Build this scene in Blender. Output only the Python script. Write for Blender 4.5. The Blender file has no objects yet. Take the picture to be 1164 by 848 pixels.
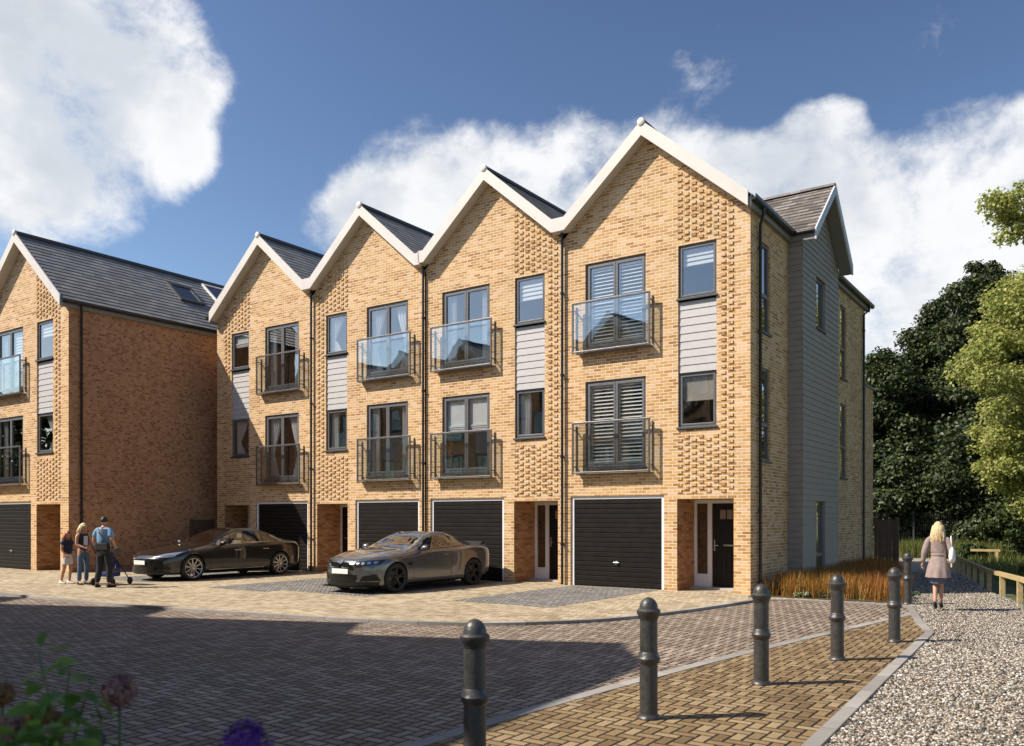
import bpy, bmesh, math, random
import numpy as np
from mathutils import Vector, Matrix, Quaternion
from mathutils.bvhtree import BVHTree
R = math.radians
PI = math.pi
random.seed(7)
rng = np.random.default_rng(11)
scene = bpy.context.scene
COL = scene.collection

# ------------------------------------------------------------------ objects
def tag(o, label=None, cat=None, group=None, kind=None):
    if label: o['label'] = label
    if cat: o['category'] = cat
    if group: o['group'] = group
    if kind: o['kind'] = kind
    return o

def empty(name, loc=(0, 0, 0), rz=0.0):
    o = bpy.data.objects.new(name, None)
    o.empty_display_size = 0.3
    COL.objects.link(o)
    o.location = loc
    o.rotation_euler = (0, 0, rz)
    return o

def children(o):
    return [c for c in COL.objects if c.parent is o]

def copy_tree(o, parent=None):
    c = o.copy()
    COL.objects.link(c)
    if parent is not None:
        c.parent = parent
    for ch in list(o.children):
        copy_tree(ch, c)
    return c

class MB:
    """collects faces of one mesh"""
    def __init__(self, sx=1.0):
        self.v = []; self.f = []; self.uv = []; self.sx = sx; self.smooth = False
    def poly(self, pts, uv=None):
        n = len(self.v)
        self.v.extend([tuple(p) for p in pts])
        self.f.append(list(range(n, n + len(pts))))
        self.uv.append(uv)
    def box(self, x0, x1, y0, y1, z0, z1, skip=''):
        if x1 < x0: x0, x1 = x1, x0
        a, b, c, d = (x0, y0, z0), (x1, y0, z0), (x1, y1, z0), (x0, y1, z0)
        e, f, g, h = (x0, y0, z1), (x1, y0, z1), (x1, y1, z1), (x0, y1, z1)
        if 'b' not in skip: self.poly([d, c, b, a])
        if 't' not in skip: self.poly([e, f, g, h])
        if 'f' not in skip: self.poly([a, b, f, e])
        if 'k' not in skip: self.poly([c, d, h, g])
        if 'l' not in skip: self.poly([d, a, e, h])
        if 'r' not in skip: self.poly([b, c, g, f])
    def extrude_y(self, pts, y0, y1):
        """pts: list of (x,z), counter-clockwise seen from -y"""
        n = len(pts)
        self.poly([(x, y0, z) for x, z in pts])
        self.poly([(x, y1, z) for x, z in reversed(pts)])
        for i in range(n):
            a = pts[i]; b = pts[(i + 1) % n]
            self.poly([(b[0], y0, b[1]), (a[0], y0, a[1]), (a[0], y1, a[1]), (b[0], y1, b[1])])
    def extrude_x(self, pts, x0, x1):
        n = len(pts)
        self.poly([(x1, y, z) for y, z in pts])
        self.poly([(x0, y, z) for y, z in reversed(pts)])
        for i in range(n):
            a = pts[i]; b = pts[(i + 1) % n]
            self.poly([(x1, b[0], b[1]), (x1, a[0], a[1]), (x0, a[0], a[1]), (x0, b[0], b[1])])
    def extrude_z(self, pts, z0, z1):
        n = len(pts)
        self.poly([(x, y, z1) for x, y in pts])
        self.poly([(x, y, z0) for x, y in reversed(pts)])
        for i in range(n):
            a = pts[i]; b = pts[(i + 1) % n]
            self.poly([(a[0], a[1], z0), (b[0], b[1], z0), (b[0], b[1], z1), (a[0], a[1], z1)])
    def tube(self, path, r, n=10, cap=True):
        path = [Vector(p) for p in path]
        m = len(path)
        rs = r if isinstance(r, (list, tuple)) else [r] * m
        rings = []
        up0 = None
        for i, p in enumerate(path):
            t = (path[min(i + 1, m - 1)] - path[max(i - 1, 0)]).normalized()
            if up0 is None:
                up0 = Vector((0, 0, 1)) if abs(t.z) < 0.9 else Vector((1, 0, 0))
            a = t.cross(up0)
            if a.length < 1e-4: a = t.cross(Vector((0, 1, 0)))
            a.normalize(); b = a.cross(t).normalized()
            up0 = b
            rings.append([p + (a * math.cos(2 * PI * k / n) + b * math.sin(2 * PI * k / n)) * rs[i] for k in range(n)])
        self.rings(rings, cap)
    def rings(self, rings, cap=True, closed=True):
        n0 = len(self.v); n = len(rings[0]); m = len(rings)
        for rg in rings: self.v.extend([tuple(p) for p in rg])
        for i in range(m - 1):
            for k in range(n if closed else n - 1):
                k2 = (k + 1) % n
                self.f.append([n0 + i * n + k, n0 + i * n + k2, n0 + (i + 1) * n + k2, n0 + (i + 1) * n + k]); self.uv.append(None)
        if cap:
            self.f.append([n0 + k for k in reversed(range(n))]); self.uv.append(None)
            self.f.append([n0 + (m - 1) * n + k for k in range(n)]); self.uv.append(None)
    def lathe(self, prof, cx=0, cy=0, cz=0, n=20, axis='z', cap=True):
        rings = []
        for r_, h in prof:
            rg = []
            for k in range(n):
                a = 2 * PI * k / n
                if axis == 'z': rg.append((cx + r_ * math.cos(a), cy + r_ * math.sin(a), cz + h))
                elif axis == 'x': rg.append((cx + h, cy + r_ * math.cos(a), cz + r_ * math.sin(a)))
                else: rg.append((cx + r_ * math.sin(a), cy + h, cz + r_ * math.cos(a)))
            rings.append(rg)
        self.rings(rings, cap)
    def sphere(self, c, rad, n=12, m=8):
        if not isinstance(rad, (tuple, list)): rad = (rad,) * 3
        rings = []
        for i in range(m + 1):
            t = PI * i / m; rr = max(math.sin(t), 0.02)
            rings.append([(c[0] + rad[0] * rr * math.cos(2 * PI * k / n), c[1] + rad[1] * rr * math.sin(2 * PI * k / n), c[2] - rad[2] * math.cos(t)) for k in range(n)])
        self.rings(rings, True)
    def build(self, name, mat, parent=None, smooth=False, loc=None, bevel=0.0, autosmooth=None):
        me = bpy.data.meshes.new(name)
        sx = self.sx
        vv = self.v if sx == 1 else [(p[0] * sx, p[1], p[2]) for p in self.v]
        ff = self.f if sx > 0 else [list(reversed(f)) for f in self.f]
        uvs = self.uv if sx > 0 else [None if u is None else list(reversed(u)) for u in self.uv]
        me.from_pydata(vv, [], ff)
        lay = me.uv_layers.new(name='UVMap')
        co = vv
        data = [0.0] * (2 * len(me.loops))
        for pi_, p in enumerate(me.polygons):
            cu = uvs[pi_] if pi_ < len(uvs) else None
            nx, ny, nz = abs(p.normal.x), abs(p.normal.y), abs(p.normal.z)
            for j, li in enumerate(p.loop_indices):
                if cu is not None:
                    u = cu[j]
                else:
                    c = co[me.loops[li].vertex_index]
                    if ny >= nx and ny >= nz: u = (c[0], c[2])
                    elif nx >= nz: u = (c[1], c[2])
                    else: u = (c[0], c[1])
                data[2 * li] = u[0]; data[2 * li + 1] = u[1]
        lay.data.foreach_set('uv', data)
        if mat is not None: me.materials.append(mat)
        o = bpy.data.objects.new(name, me)
        COL.objects.link(o)
        if parent is not None: o.parent = parent
        if loc is not None: o.location = loc
        if smooth:
            me.polygons.foreach_set('use_smooth', [True] * len(me.polygons))
            if autosmooth:
                bm = bmesh.new(); bm.from_mesh(me)
                bmesh.ops.remove_doubles(bm, verts=bm.verts, dist=1e-5)
                for e in bm.edges:
                    if len(e.link_faces) == 2 and e.calc_face_angle(0) > autosmooth: e.smooth = False
                bm.to_mesh(me); bm.free()
        if bevel > 0:
            bm = bmesh.new(); bm.from_mesh(me)
            bmesh.ops.remove_doubles(bm, verts=bm.verts, dist=1e-5)
            md = o.modifiers.new('bevel', 'BEVEL'); md.width = bevel; md.segments = 2; md.limit_method = 'ANGLE'
            bm.to_mesh(me); bm.free()
        return o

def np_mesh(name, verts, faces, mat, parent=None, smooth=False):
    """verts (N,3), faces (M,k) arrays"""
    me = bpy.data.meshes.new(name)
    verts = np.asarray(verts, dtype=np.float32); faces = np.asarray(faces, dtype=np.int32)
    k = faces.shape[1]
    me.vertices.add(len(verts)); me.vertices.foreach_set('co', verts.ravel())
    me.loops.add(faces.size); me.loops.foreach_set('vertex_index', faces.ravel())
    me.polygons.add(len(faces))
    me.polygons.foreach_set('loop_start', np.arange(0, faces.size, k, dtype=np.int32))
    me.polygons.foreach_set('loop_total', np.full(len(faces), k, dtype=np.int32))
    if smooth: me.polygons.foreach_set('use_smooth', np.ones(len(faces), dtype=bool))
    me.update(calc_edges=True); me.validate()
    me.materials.append(mat)
    o = bpy.data.objects.new(name, me); COL.objects.link(o)
    if parent is not None: o.parent = parent
    return o

# ------------------------------------------------------------------ node helpers
class NT:
    def __init__(self, nt):
        self.nt = nt; self.n = nt.nodes; self.l = nt.links
    def node(self, t, ins=None, **kw):
        nd = self.n.new(t)
        for k, v in kw.items(): setattr(nd, k, v)
        if ins:
            for k, v in ins.items(): self.set(nd.inputs[k], v)
        return nd
    def set(self, sock, v):
        if isinstance(v, bpy.types.NodeSocket): self.l.new(v, sock)
        elif isinstance(v, bpy.types.Node): self.l.new(v.outputs[0], sock)
        else:
            if sock.type == 'RGBA' and len(v) == 3: v = (*v, 1)
            sock.default_value = v
    def m(self, op, a, b=0.0, c=0.0, clamp=False):
        nd = self.n.new('ShaderNodeMath'); nd.operation = op; nd.use_clamp = clamp
        self.set(nd.inputs[0], a); self.set(nd.inputs[1], b); self.set(nd.inputs[2], c)
        return nd.outputs[0]
    def vm(self, op, a, b=None, s=None):
        nd = self.n.new('ShaderNodeVectorMath'); nd.operation = op
        self.set(nd.inputs[0], a)
        if b is not None: self.set(nd.inputs[1], b)
        if s is not None: self.set(nd.inputs['Scale'], s)
        return nd
    def mix(self, f, a, b, blend='MIX'):
        nd = self.n.new('ShaderNodeMix'); nd.data_type = 'RGBA'; nd.blend_type = blend
        self.set(nd.inputs[0], f); self.set(nd.inputs[6], a); self.set(nd.inputs[7], b)
        return nd.outputs[2]
    def ramp(self, f, stops, interp='LINEAR'):
        nd = self.n.new('ShaderNodeValToRGB'); nd.color_ramp.interpolation = interp
        els = nd.color_ramp.elements
        while len(els) < len(stops): els.new(0.5)
        for e, (p, c) in zip(els, stops):
            e.position = p; e.color = (*c, 1) if len(c) == 3 else c
        self.set(nd.inputs[0], f)
        return nd.outputs[0]
    def noise(self, vec, scale, detail=4, rough=0.5, out=0):
        nd = self.node('ShaderNodeTexNoise', {'Scale': scale, 'Detail': detail, 'Roughness': rough})
        if vec is not None: self.set(nd.inputs['Vector'], vec)
        return nd.outputs[out]
    def maprange(self, v, a, b, c=0.0, d=1.0, smooth=True):
        nd = self.n.new('ShaderNodeMapRange'); nd.interpolation_type = 'SMOOTHSTEP' if smooth else 'LINEAR'
        self.set(nd.inputs[0], v)
        for i, x in enumerate((a, b, c, d)): self.set(nd.inputs[1 + i], x)
        return nd.outputs[0]

def newmat(name):
    m = bpy.data.materials.new(name); m.use_nodes = True
    t = NT(m.node_tree)
    bsdf = t.n['Principled BSDF']
    return m, t, bsdf

def simple(name, col, rough=0.5, metal=0.0, var=0.12, vscale=6.0, bump=0.0, bscale=60.0, coat=0.0, spec=0.5):
    m, t, b = newmat(name)
    tc = t.node('ShaderNodeTexCoord').outputs['Object']
    n = t.noise(tc, vscale, 5, 0.6)
    lo = tuple(c * (1 - var) for c in col); hi = tuple(min(1, c * (1 + var)) for c in col)
    t.set(b.inputs['Base Color'], t.ramp(n, [(0.3, lo), (0.7, hi)]))
    b.inputs['Metallic'].default_value = metal
    t.set(b.inputs['Roughness'], t.maprange(n, 0.2, 0.8, max(0.02, rough - 0.07), min(1, rough + 0.07), False))
    b.inputs['Specular IOR Level'].default_value = spec
    if coat: b.inputs['Coat Weight'].default_value = coat; b.inputs['Coat Roughness'].default_value = 0.03
    if bump:
        bn = t.node('ShaderNodeBump', {'Strength': bump, 'Distance': 0.01, 'Height': t.noise(tc, bscale, 4)})
        t.set(b.inputs['Normal'], bn.outputs[0])
    return m

def brick_mat(name, stops, mortar, bumpd=0.006, bw=0.225, rh=0.075, ms=0.006, swap=False, rough=0.85, stain=0.18):
    m, t, b = newmat(name)
    uv = t.node('ShaderNodeUVMap').outputs[0]
    if swap:
        s = t.node('ShaderNodeSeparateXYZ', {0: uv})
        uv = t.node('ShaderNodeCombineXYZ', {0: s.outputs[1], 1: s.outputs[0]}).outputs[0]
    br = t.node('ShaderNodeTexBrick', {'Vector': uv, 'Color1': (0, 0, 0), 'Color2': (1, 1, 1), 'Mortar': (0.5, 0.5, 0.5), 'Scale': 1.0, 'Mortar Size': ms,
                'Mortar Smooth': 0.15, 'Bias': 0.0, 'Brick Width': bw, 'Row Height': rh})
    br.offset = 0.5
    rnd = t.node('ShaderNodeSeparateColor', {0: br.outputs['Color']}).outputs[0]
    fine = t.noise(uv, 38.0, 5, 0.65)
    streak = t.noise(t.vm('MULTIPLY', uv, (1.6, 0.22, 1.0)).outputs[0], 1.0, 5, 0.6)
    big = t.m('ADD', t.m('MULTIPLY', t.noise(uv, 0.55, 4, 0.55), 0.6), t.m('MULTIPLY', streak, 0.4))
    v = t.m('ADD', rnd, t.m('MULTIPLY', t.m('SUBTRACT', fine, 0.5), 0.55), clamp=True)
    col = t.ramp(v, stops)
    st = t.maprange(big, 0.3, 0.7, 1.0 - stain, 1.0 + stain * 0.5)
    col = t.mix(1.0, col, t.node('ShaderNodeCombineColor', {0: st, 1: st, 2: st}).outputs[0], 'MULTIPLY')
    col = t.mix(br.outputs['Fac'], col, mortar)
    t.set(b.inputs['Base Color'], col)
    b.inputs['Roughness'].default_value = rough
    b.inputs['Specular IOR Level'].default_value = 0.25
    h = t.m('ADD', t.m('MULTIPLY', t.m('SUBTRACT', 1.0, br.outputs['Fac']), 1.0), t.m('MULTIPLY', fine, 0.35))
    h = t.m('ADD', h, t.m('MULTIPLY', rnd, 0.35))
    bn = t.node('ShaderNodeBump', {'Strength': 0.9, 'Distance': bumpd, 'Height': h})
    t.set(b.inputs['Normal'], bn.outputs[0])
    return m

def herringbone_mat(name, stops, joint, unit=0.105, rot=0.0, jw=0.055, rough=0.8, bumpd=0.012, stain=0.2):
    m, t, b = newmat(name)
    pos = t.node('ShaderNodeNewGeometry').outputs['Position']
    vr = t.node('ShaderNodeVectorRotate', {'Vector': pos, 'Angle': rot}, rotation_type='Z_AXIS')
    sc = t.vm('SCALE', vr.outputs[0], s=1.0 / unit).outputs[0]
    s = t.node('ShaderNodeSeparateXYZ', {0: sc})
    x, y = s.outputs[0], s.outputs[1]
    i = t.m('FLOOR', x); j = t.m('FLOOR', y)
    fx = t.m('SUBTRACT', x, i); fy = t.m('SUBTRACT', y, j)
    k = t.m('FLOORED_MODULO', t.m('SUBTRACT', i, j), 4.0)
    eq = lambda q: t.m('COMPARE', k, float(q), 0.1)
    k0, k1, k2, k3 = eq(0), eq(1), eq(2), eq(3)
    dl = t.m('ADD', fx, t.m('MULTIPLY', k1, 9.0))
    dr = t.m('ADD', t.m('SUBTRACT', 1.0, fx), t.m('MULTIPLY', k0, 9.0))
    db = t.m('ADD', fy, t.m('MULTIPLY', k2, 9.0))
    dt = t.m('ADD', t.m('SUBTRACT', 1.0, fy), t.m('MULTIPLY', k3, 9.0))
    d = t.m('MINIMUM', t.m('MINIMUM', dl, dr), t.m('MINIMUM', db, dt))
    ii = t.m('SUBTRACT', i, k1); jj = t.m('SUBTRACT', j, k2)
    wn = t.node('ShaderNodeTexWhiteNoise', {'Vector': t.node('ShaderNodeCombineXYZ', {0: ii, 1: jj, 2: t.m('ADD', k0, k1)}).outputs[0]}, noise_dimensions='3D')
    fine = t.noise(pos, 30.0, 5, 0.7); big = t.m('ADD', t.m('MULTIPLY', t.noise(pos, 0.35, 5, 0.6), 0.55), t.m('MULTIPLY', t.noise(t.vm('MULTIPLY', pos, (0.25, 1.3, 1.0)).outputs[0], 1.0, 6, 0.65), 0.45))
    v = t.m('ADD', wn.outputs[0], t.m('MULTIPLY', t.m('SUBTRACT', fine, 0.5), 0.6), clamp=True)
    col = t.ramp(v, stops)
    st = t.maprange(big, 0.3, 0.7, 1.0 - stain, 1.0 + 0.4 * stain)
    col = t.mix(1.0, col, t.node('ShaderNodeCombineColor', {0: st, 1: st, 2: st}).outputs[0], 'MULTIPLY')
    spot = t.maprange(t.noise(pos, 1.7, 4, 0.6), 0.64, 0.74, 1.0, 0.72)
    col = t.mix(1.0, col, t.node('ShaderNodeCombineColor', {0: spot, 1: spot, 2: spot}).outputs[0], 'MULTIPLY')
    jf = t.maprange(d, jw * 0.5, jw * 1.3)
    col = t.mix(jf, joint, col)
    t.set(b.inputs['Base Color'], col)
    b.inputs['Roughness'].default_value = rough
    b.inputs['Specular IOR Level'].default_value = 0.3
    h = t.m('ADD', t.maprange(d, 0.0, jw * 2.6), t.m('ADD', t.m('MULTIPLY', fine, 0.25), t.m('MULTIPLY', wn.outputs[0], 0.25)))
    bn = t.node('ShaderNodeBump', {'Strength': 1.0, 'Distance': bumpd, 'Height': h})
    t.set(b.inputs['Normal'], bn.outputs[0])
    return m

def glass_mat(name, tint=(0.75, 0.8, 0.8), base=0.14, k=1.7, dim=0.85):
    m, t, b = newmat(name)
    t.n.remove(b)
    out = t.n['Material Output']
    bf = t.node('ShaderNodeNewGeometry').outputs['Backfacing']
    fr = t.node('ShaderNodeFresnel', {'IOR': t.m('SUBTRACT', 1.5, t.m('MULTIPLY', bf, 0.8333))}).outputs[0]
    fac = t.m('ADD', t.m('MULTIPLY', fr, k), base, clamp=True)
    tr = t.node('ShaderNodeBsdfTransparent', {'Color': tint})
    tc = t.node('ShaderNodeTexCoord').outputs['Object']
    bn = t.node('ShaderNodeBump', {'Strength': 0.035, 'Distance': 0.05, 'Height': t.noise(tc, 1.6, 1)})
    gl = t.node('ShaderNodeBsdfGlossy', {'Color': (dim, dim, dim), 'Roughness': 0.0, 'Normal': bn.outputs[0]})
    ms = t.node('ShaderNodeMixShader', {0: fac, 1: tr.outputs[0], 2: gl.outputs[0]})
    t.l.new(ms.outputs[0], out.inputs[0])
    return m

def leaf_mat(name, stops, trans=0.3, rough=0.5):
    m, t, b = newmat(name)
    isl = t.node('ShaderNodeNewGeometry').outputs['Random Per Island']
    pos = t.node('ShaderNodeNewGeometry').outputs['Position']
    n = t.noise(pos, 0.6, 3)
    v = t.m('ADD', t.m('MULTIPLY', isl, 0.7), t.m('MULTIPLY', t.m('SUBTRACT', n, 0.35), 0.9), clamp=True)
    col = t.ramp(v, stops)
    t.set(b.inputs['Base Color'], col)
    b.inputs['Roughness'].default_value = rough
    b.inputs['Specular IOR Level'].default_value = 0.3
    tl = t.node('ShaderNodeBsdfTranslucent', {'Color': col})
    ms = t.node('ShaderNodeMixShader', {0: trans, 1: b.outputs[0], 2: tl.outputs[0]})
    t.l.new(ms.outputs[0], t.n['Material Output'].inputs[0])
    return m

def rgb(r_, g_, b_):
    f = lambda c: (c / 255 / 12.92) if c / 255 <= 0.04045 else ((c / 255 + 0.055) / 1.055) ** 2.4
    return (f(r_), f(g_), f(b_))

M = {}
M['brick'] = brick_mat('buff_brick', [(0.0, (0.33, 0.155, 0.05)), (0.14, (0.455, 0.25, 0.09)), (0.5, (0.56, 0.335, 0.135)), (0.8, (0.62, 0.405, 0.20)), (1.0, (0.66, 0.44, 0.28))], (0.74, 0.61, 0.46), ms=0.008)
M['brick_side'] = brick_mat('shaded_flank_brick', [(0.0, (0.26, 0.115, 0.05)), (0.25, (0.40, 0.19, 0.085)), (0.6, (0.49, 0.245, 0.12)), (1.0, (0.54, 0.30, 0.17))], (0.50, 0.34, 0.23), bw=0.1125)  # left flank: its in-shade red shift is put into the brick colour
M['brick_recess'] = brick_mat('shaded_porch_brick', [(0.0, (0.27, 0.12, 0.05)), (0.3, (0.40, 0.20, 0.085)), (0.7, (0.48, 0.26, 0.12)), (1.0, (0.52, 0.32, 0.17))], (0.36, 0.22, 0.13))  # darker, redder brick: porch shade and warm bounce put into the colour
M['verge'] = simple('verge_paint', (0.60, 0.555, 0.51), 0.5, var=0.05, vscale=2.0)
M['soffit'] = simple('soffit_board', (0.55, 0.50, 0.45), 0.6, var=0.05)
M['fascia_grey'] = simple('fascia_grey', (0.22, 0.21, 0.20), 0.6)
M['slate'] = brick_mat('slate', [(0.0, (0.17, 0.17, 0.172)), (0.5, (0.21, 0.21, 0.21)), (1.0, (0.26, 0.257, 0.252))], (0.09, 0.09, 0.09), bumpd=0.003, bw=0.33, rh=0.235, ms=0.003, rough=0.55, stain=0.15)
M['slate_bay'] = brick_mat('weathered_slate', [(0.0, (0.12, 0.10, 0.09)), (0.5, (0.20, 0.175, 0.16)), (1.0, (0.30, 0.27, 0.25))], (0.06, 0.05, 0.05), bumpd=0.004, bw=0.30, rh=0.19, ms=0.004, rough=0.6, stain=0.3)
M['ridge'] = simple('ridge_tile', (0.05, 0.052, 0.056), 0.5)
M['frame'] = simple('window_frame_grey', (0.125, 0.125, 0.13), 0.4, var=0.06)
M['sill'] = simple('sill_dark', (0.06, 0.06, 0.062), 0.45)
M['metal'] = simple('balcony_metal', (0.15, 0.14, 0.135), 0.35, metal=0.5)
M['pipe'] = simple('black_plastic', (0.018, 0.018, 0.02), 0.35)
M['garage'] = simple('garage_door_dark', (0.010, 0.0072, 0.006), 0.5, var=0.15, spec=0.2)
M['white'] = simple('white_frame', (0.72, 0.71, 0.72), 0.45, var=0.04)
M['door'] = simple('door_dark', (0.012, 0.010, 0.009), 0.45, spec=0.25)
M['chrome'] = simple('chrome', (0.75, 0.74, 0.72), 0.2, metal=1.0, var=0.03)
M['clad'] = simple('pale_cladding', (0.43, 0.415, 0.405), 0.6, var=0.06, vscale=9)
M['clad_grey'] = simple('grey_weatherboard', (0.29, 0.25, 0.215), 0.6, var=0.1, vscale=4, bump=0.15)
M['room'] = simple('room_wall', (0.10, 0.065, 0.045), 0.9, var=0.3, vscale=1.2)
M['curtain'] = simple('curtain', (0.62, 0.60, 0.58), 0.9, var=0.06)
M['blind'] = simple('blind_white', (0.70, 0.68, 0.66), 0.8, var=0.04)
M['blind_beige'] = simple('blind_beige', (0.42, 0.37, 0.32), 0.85, var=0.05)
M['shutter'] = simple('shutter_white', (0.84, 0.83, 0.80), 0.6, var=0.04)
M['glass_up'] = glass_mat('window_glass', (0.74, 0.79, 0.82), 0.30, 2.0, 0.86)
M['glass_low'] = glass_mat('window_glass_lower', (0.74, 0.79, 0.82), 0.14, 2.0, 0.86)
M['glass_bal'] = glass_mat('balcony_glass', (0.91, 0.94, 0.95), 0.07, 1.5, 0.9)
M['glass_bal_low'] = glass_mat('balcony_glass_lower', (0.86, 0.90, 0.92), 0.06, 1.2, 0.9)
# ------------------------------------------------------------------ houses
SL = 0.858                       # slope of the gables
ZB, ZT = 10.88, 11.23            # underside / top of the verge at the peak
DEPTH = 11.3

def wall_holes(mb, x0, x1, z0, z1, holes, y, rev=0.11):
    xs = sorted({x0, x1, *[h[0] for h in holes], *[h[1] for h in holes]})
    zs = sorted({z0, z1, *[h[2] for h in holes], *[h[3] for h in holes]})
    for i in range(len(xs) - 1):
        for j in range(len(zs) - 1):
            cx, cz = (xs[i] + xs[i + 1]) / 2, (zs[j] + zs[j + 1]) / 2
            if any(h[0] < cx < h[1] and h[2] < cz < h[3] for h in holes): continue
            mb.poly([(xs[i], y, zs[j]), (xs[i + 1], y, zs[j]), (xs[i + 1], y, zs[j + 1]), (xs[i], y, zs[j + 1])])
    for h in holes:
        r = h[4] if len(h) > 4 else rev
        a, b, c, d = h[:4]
        mb.poly([(a, y, c), (a, y, d), (a, y + r, d), (a, y + r, c)])
        mb.poly([(b, y, d), (b, y, c), (b, y + r, c), (b, y + r, d)])
        mb.poly([(a, y, d), (b, y, d), (b, y + r, d), (a, y + r, d)])
        if c > 0.05: mb.poly([(b, y, c), (a, y, c), (a, y + r, c), (b, y + r, c)])

def curtain_mesh(mb, x0, x1, z0, z1, y, tied=None):
    """a pleated sheet; tied = 'l' or 'r' side to which it is gathered halfway down"""
    nz, nx = 14, 22
    w = x1 - x0
    rings = []
    for j in range(nz + 1):
        t = j / nz; z = z1 + (z0 - z1) * t
        if tied:
            q = max(0.0, 1 - abs(t - 0.62) / 0.62) if t < 0.62 else max(0.0, 1 - (t - 0.62) / 0.6)
            sc = 1 - 0.68 * q ** 1.3
        else: sc = 1.0
        row = []
        for i in range(nx + 1):
            s = i / nx
            x = x0 + w * sc * s if tied != 'r' else x1 - w * sc * (1 - s)
            row.append((x, y + 0.028 * math.sin(s * 2 * PI * 4.5) + 0.008 * math.sin(s * 31 + t * 3), z))
        rings.append(row)
    mb.rings(rings, cap=False, closed=False)

def blind_slats(mb, x0, x1, z0, z1, y, n):
    h = (z1 - z0) / n
    for i in range(n):
        a = z0 + i * h
        mb.poly([(x0, y - 0.012, a + 0.012), (x1, y - 0.012, a + 0.012), (x1, y + 0.012, a + h - 0.008), (x0, y + 0.012, a + h - 0.008)])
        mb.box(x0, x1, y + 0.014, y + 0.018, a, a + 0.03)

def louvres(mb, x0, x1, z0, z1, y):
    f = 0.05
    mb.box(x0, x0 + f, y - 0.015, y + 0.015, z0, z1); mb.box(x1 - f, x1, y - 0.015, y + 0.015, z0, z1)
    mb.box(x0 + f, x1 - f, y - 0.015, y + 0.015, z0, z0 + 0.09); mb.box(x0 + f, x1 - f, y - 0.015, y + 0.015, z1 - 0.09, z1)
    n = int((z1 - z0 - 0.18) / 0.088)
    for i in range(n):
        zc = z0 + 0.09 + (i + 0.5) * (z1 - z0 - 0.18) / n
        mb.poly([(x0 + f, y - 0.034, zc - 0.026), (x1 - f, y - 0.034, zc - 0.026), (x1 - f, y + 0.034, zc + 0.026), (x0 + f, y + 0.034, zc + 0.026)])

def frame_rect(mb, x0, x1, z0, z1, y0, y1, w):
    mb.box(x0, x0 + w, y0, y1, z0, z1); mb.box(x1 - w, x1, y0, y1, z0, z1)
    mb.box(x0 + w, x1 - w, y0, y1, z0, z0 + w); mb.box(x0 + w, x1 - w, y0, y1, z1 - w, z1)

def dressing(spec, x0, x1, z0, z1, y, parent, sx, leaf=None):
    """blinds, curtains and shutters behind one window; spec is a string"""
    if not spec: return
    for s in spec.split('+'):
        mb = MB(sx); w = x1 - x0; h = z1 - z0
        flip = sx < 0
        if s.startswith('slat'):
            k = float(s[4:] or 0.35); blind_slats(mb, x0, x1, z1 - k * h, z1, y, max(3, int(k * h / 0.095))); mb.build('blind', M['blind'], parent)
        elif s.startswith('fold'):
            k = float(s[4:] or 0.35); zb = z1 - k * h
            mb.box(x0, x1, y, y + 0.012, zb + 0.14, z1)
            for q in range(3): mb.box(x0, x1, y - 0.012 * (q + 1), y + 0.02, zb + q * 0.05, zb + q * 0.05 + 0.042)
            mb.build('blind', M['blind'], parent)
        elif s.startswith('roll'):
            k = float(s[4:] or 0.5); mb.box(x0, x1, y, y + 0.008, z1 - k * h, z1); mb.box(x0, x1, y - 0.008, y + 0.014, z1 - k * h - 0.02, z1 - k * h)
            mb.build('blind', M['blind_beige'], parent)
        elif s == 'louv':
            louvres(mb, x0, x1, z0, z1, y); mb.build('shutter', M['shutter'], parent)
        elif s in ('cl', 'cr', 'tl', 'tr'):
            left = (s[1] == 'l') != flip
            k = 0.42 if s[0] == 'c' else 0.75
            if left: curtain_mesh(mb, x0, x0 + w * k, z0, z1, y + 0.05, 'l' if s[0] == 't' else None)
            else: curtain_mesh(mb, x1 - w * k, x1, z0, z1, y + 0.05, 'r' if s[0] == 't' else None)
            mb.build('curtain', M['curtain'], parent, smooth=True)

def small_window(root, x0, x1, z0, z1, y, sx, spec, upper):
    mb = MB(sx)
    frame_rect(mb, x0 + 0.004, x1 - 0.004, z0 + 0.06, z1 - 0.004, y + 0.05, y + 0.11, 0.045)
    frame_rect(mb, x0 + 0.05, x1 - 0.05, z0 + 0.105, z1 - 0.05, y + 0.04, y + 0.095, 0.04)
    w = mb.build('window', M['frame'], root, bevel=0.004)
    p = MB(sx); p.poly([(x0 + 0.088, y + 0.07, z0 + 0.143), (x1 - 0.088, y + 0.07, z0 + 0.143), (x1 - 0.088, y + 0.07, z1 - 0.088), (x0 + 0.088, y + 0.07, z1 - 0.088)])
    p.build('pane', M['glass'], w)
    s = MB(sx); s.box(x0 - 0.03, x1 + 0.03, y - 0.05, y + 0.10, z0 + 0.012, z0 + 0.058); s.build('sill', M['sill'], w, bevel=0.004)
    dressing(spec, x0 + 0.075, x1 - 0.075, z0 + 0.12, z1 - 0.06, y + 0.125, w, sx)

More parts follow.
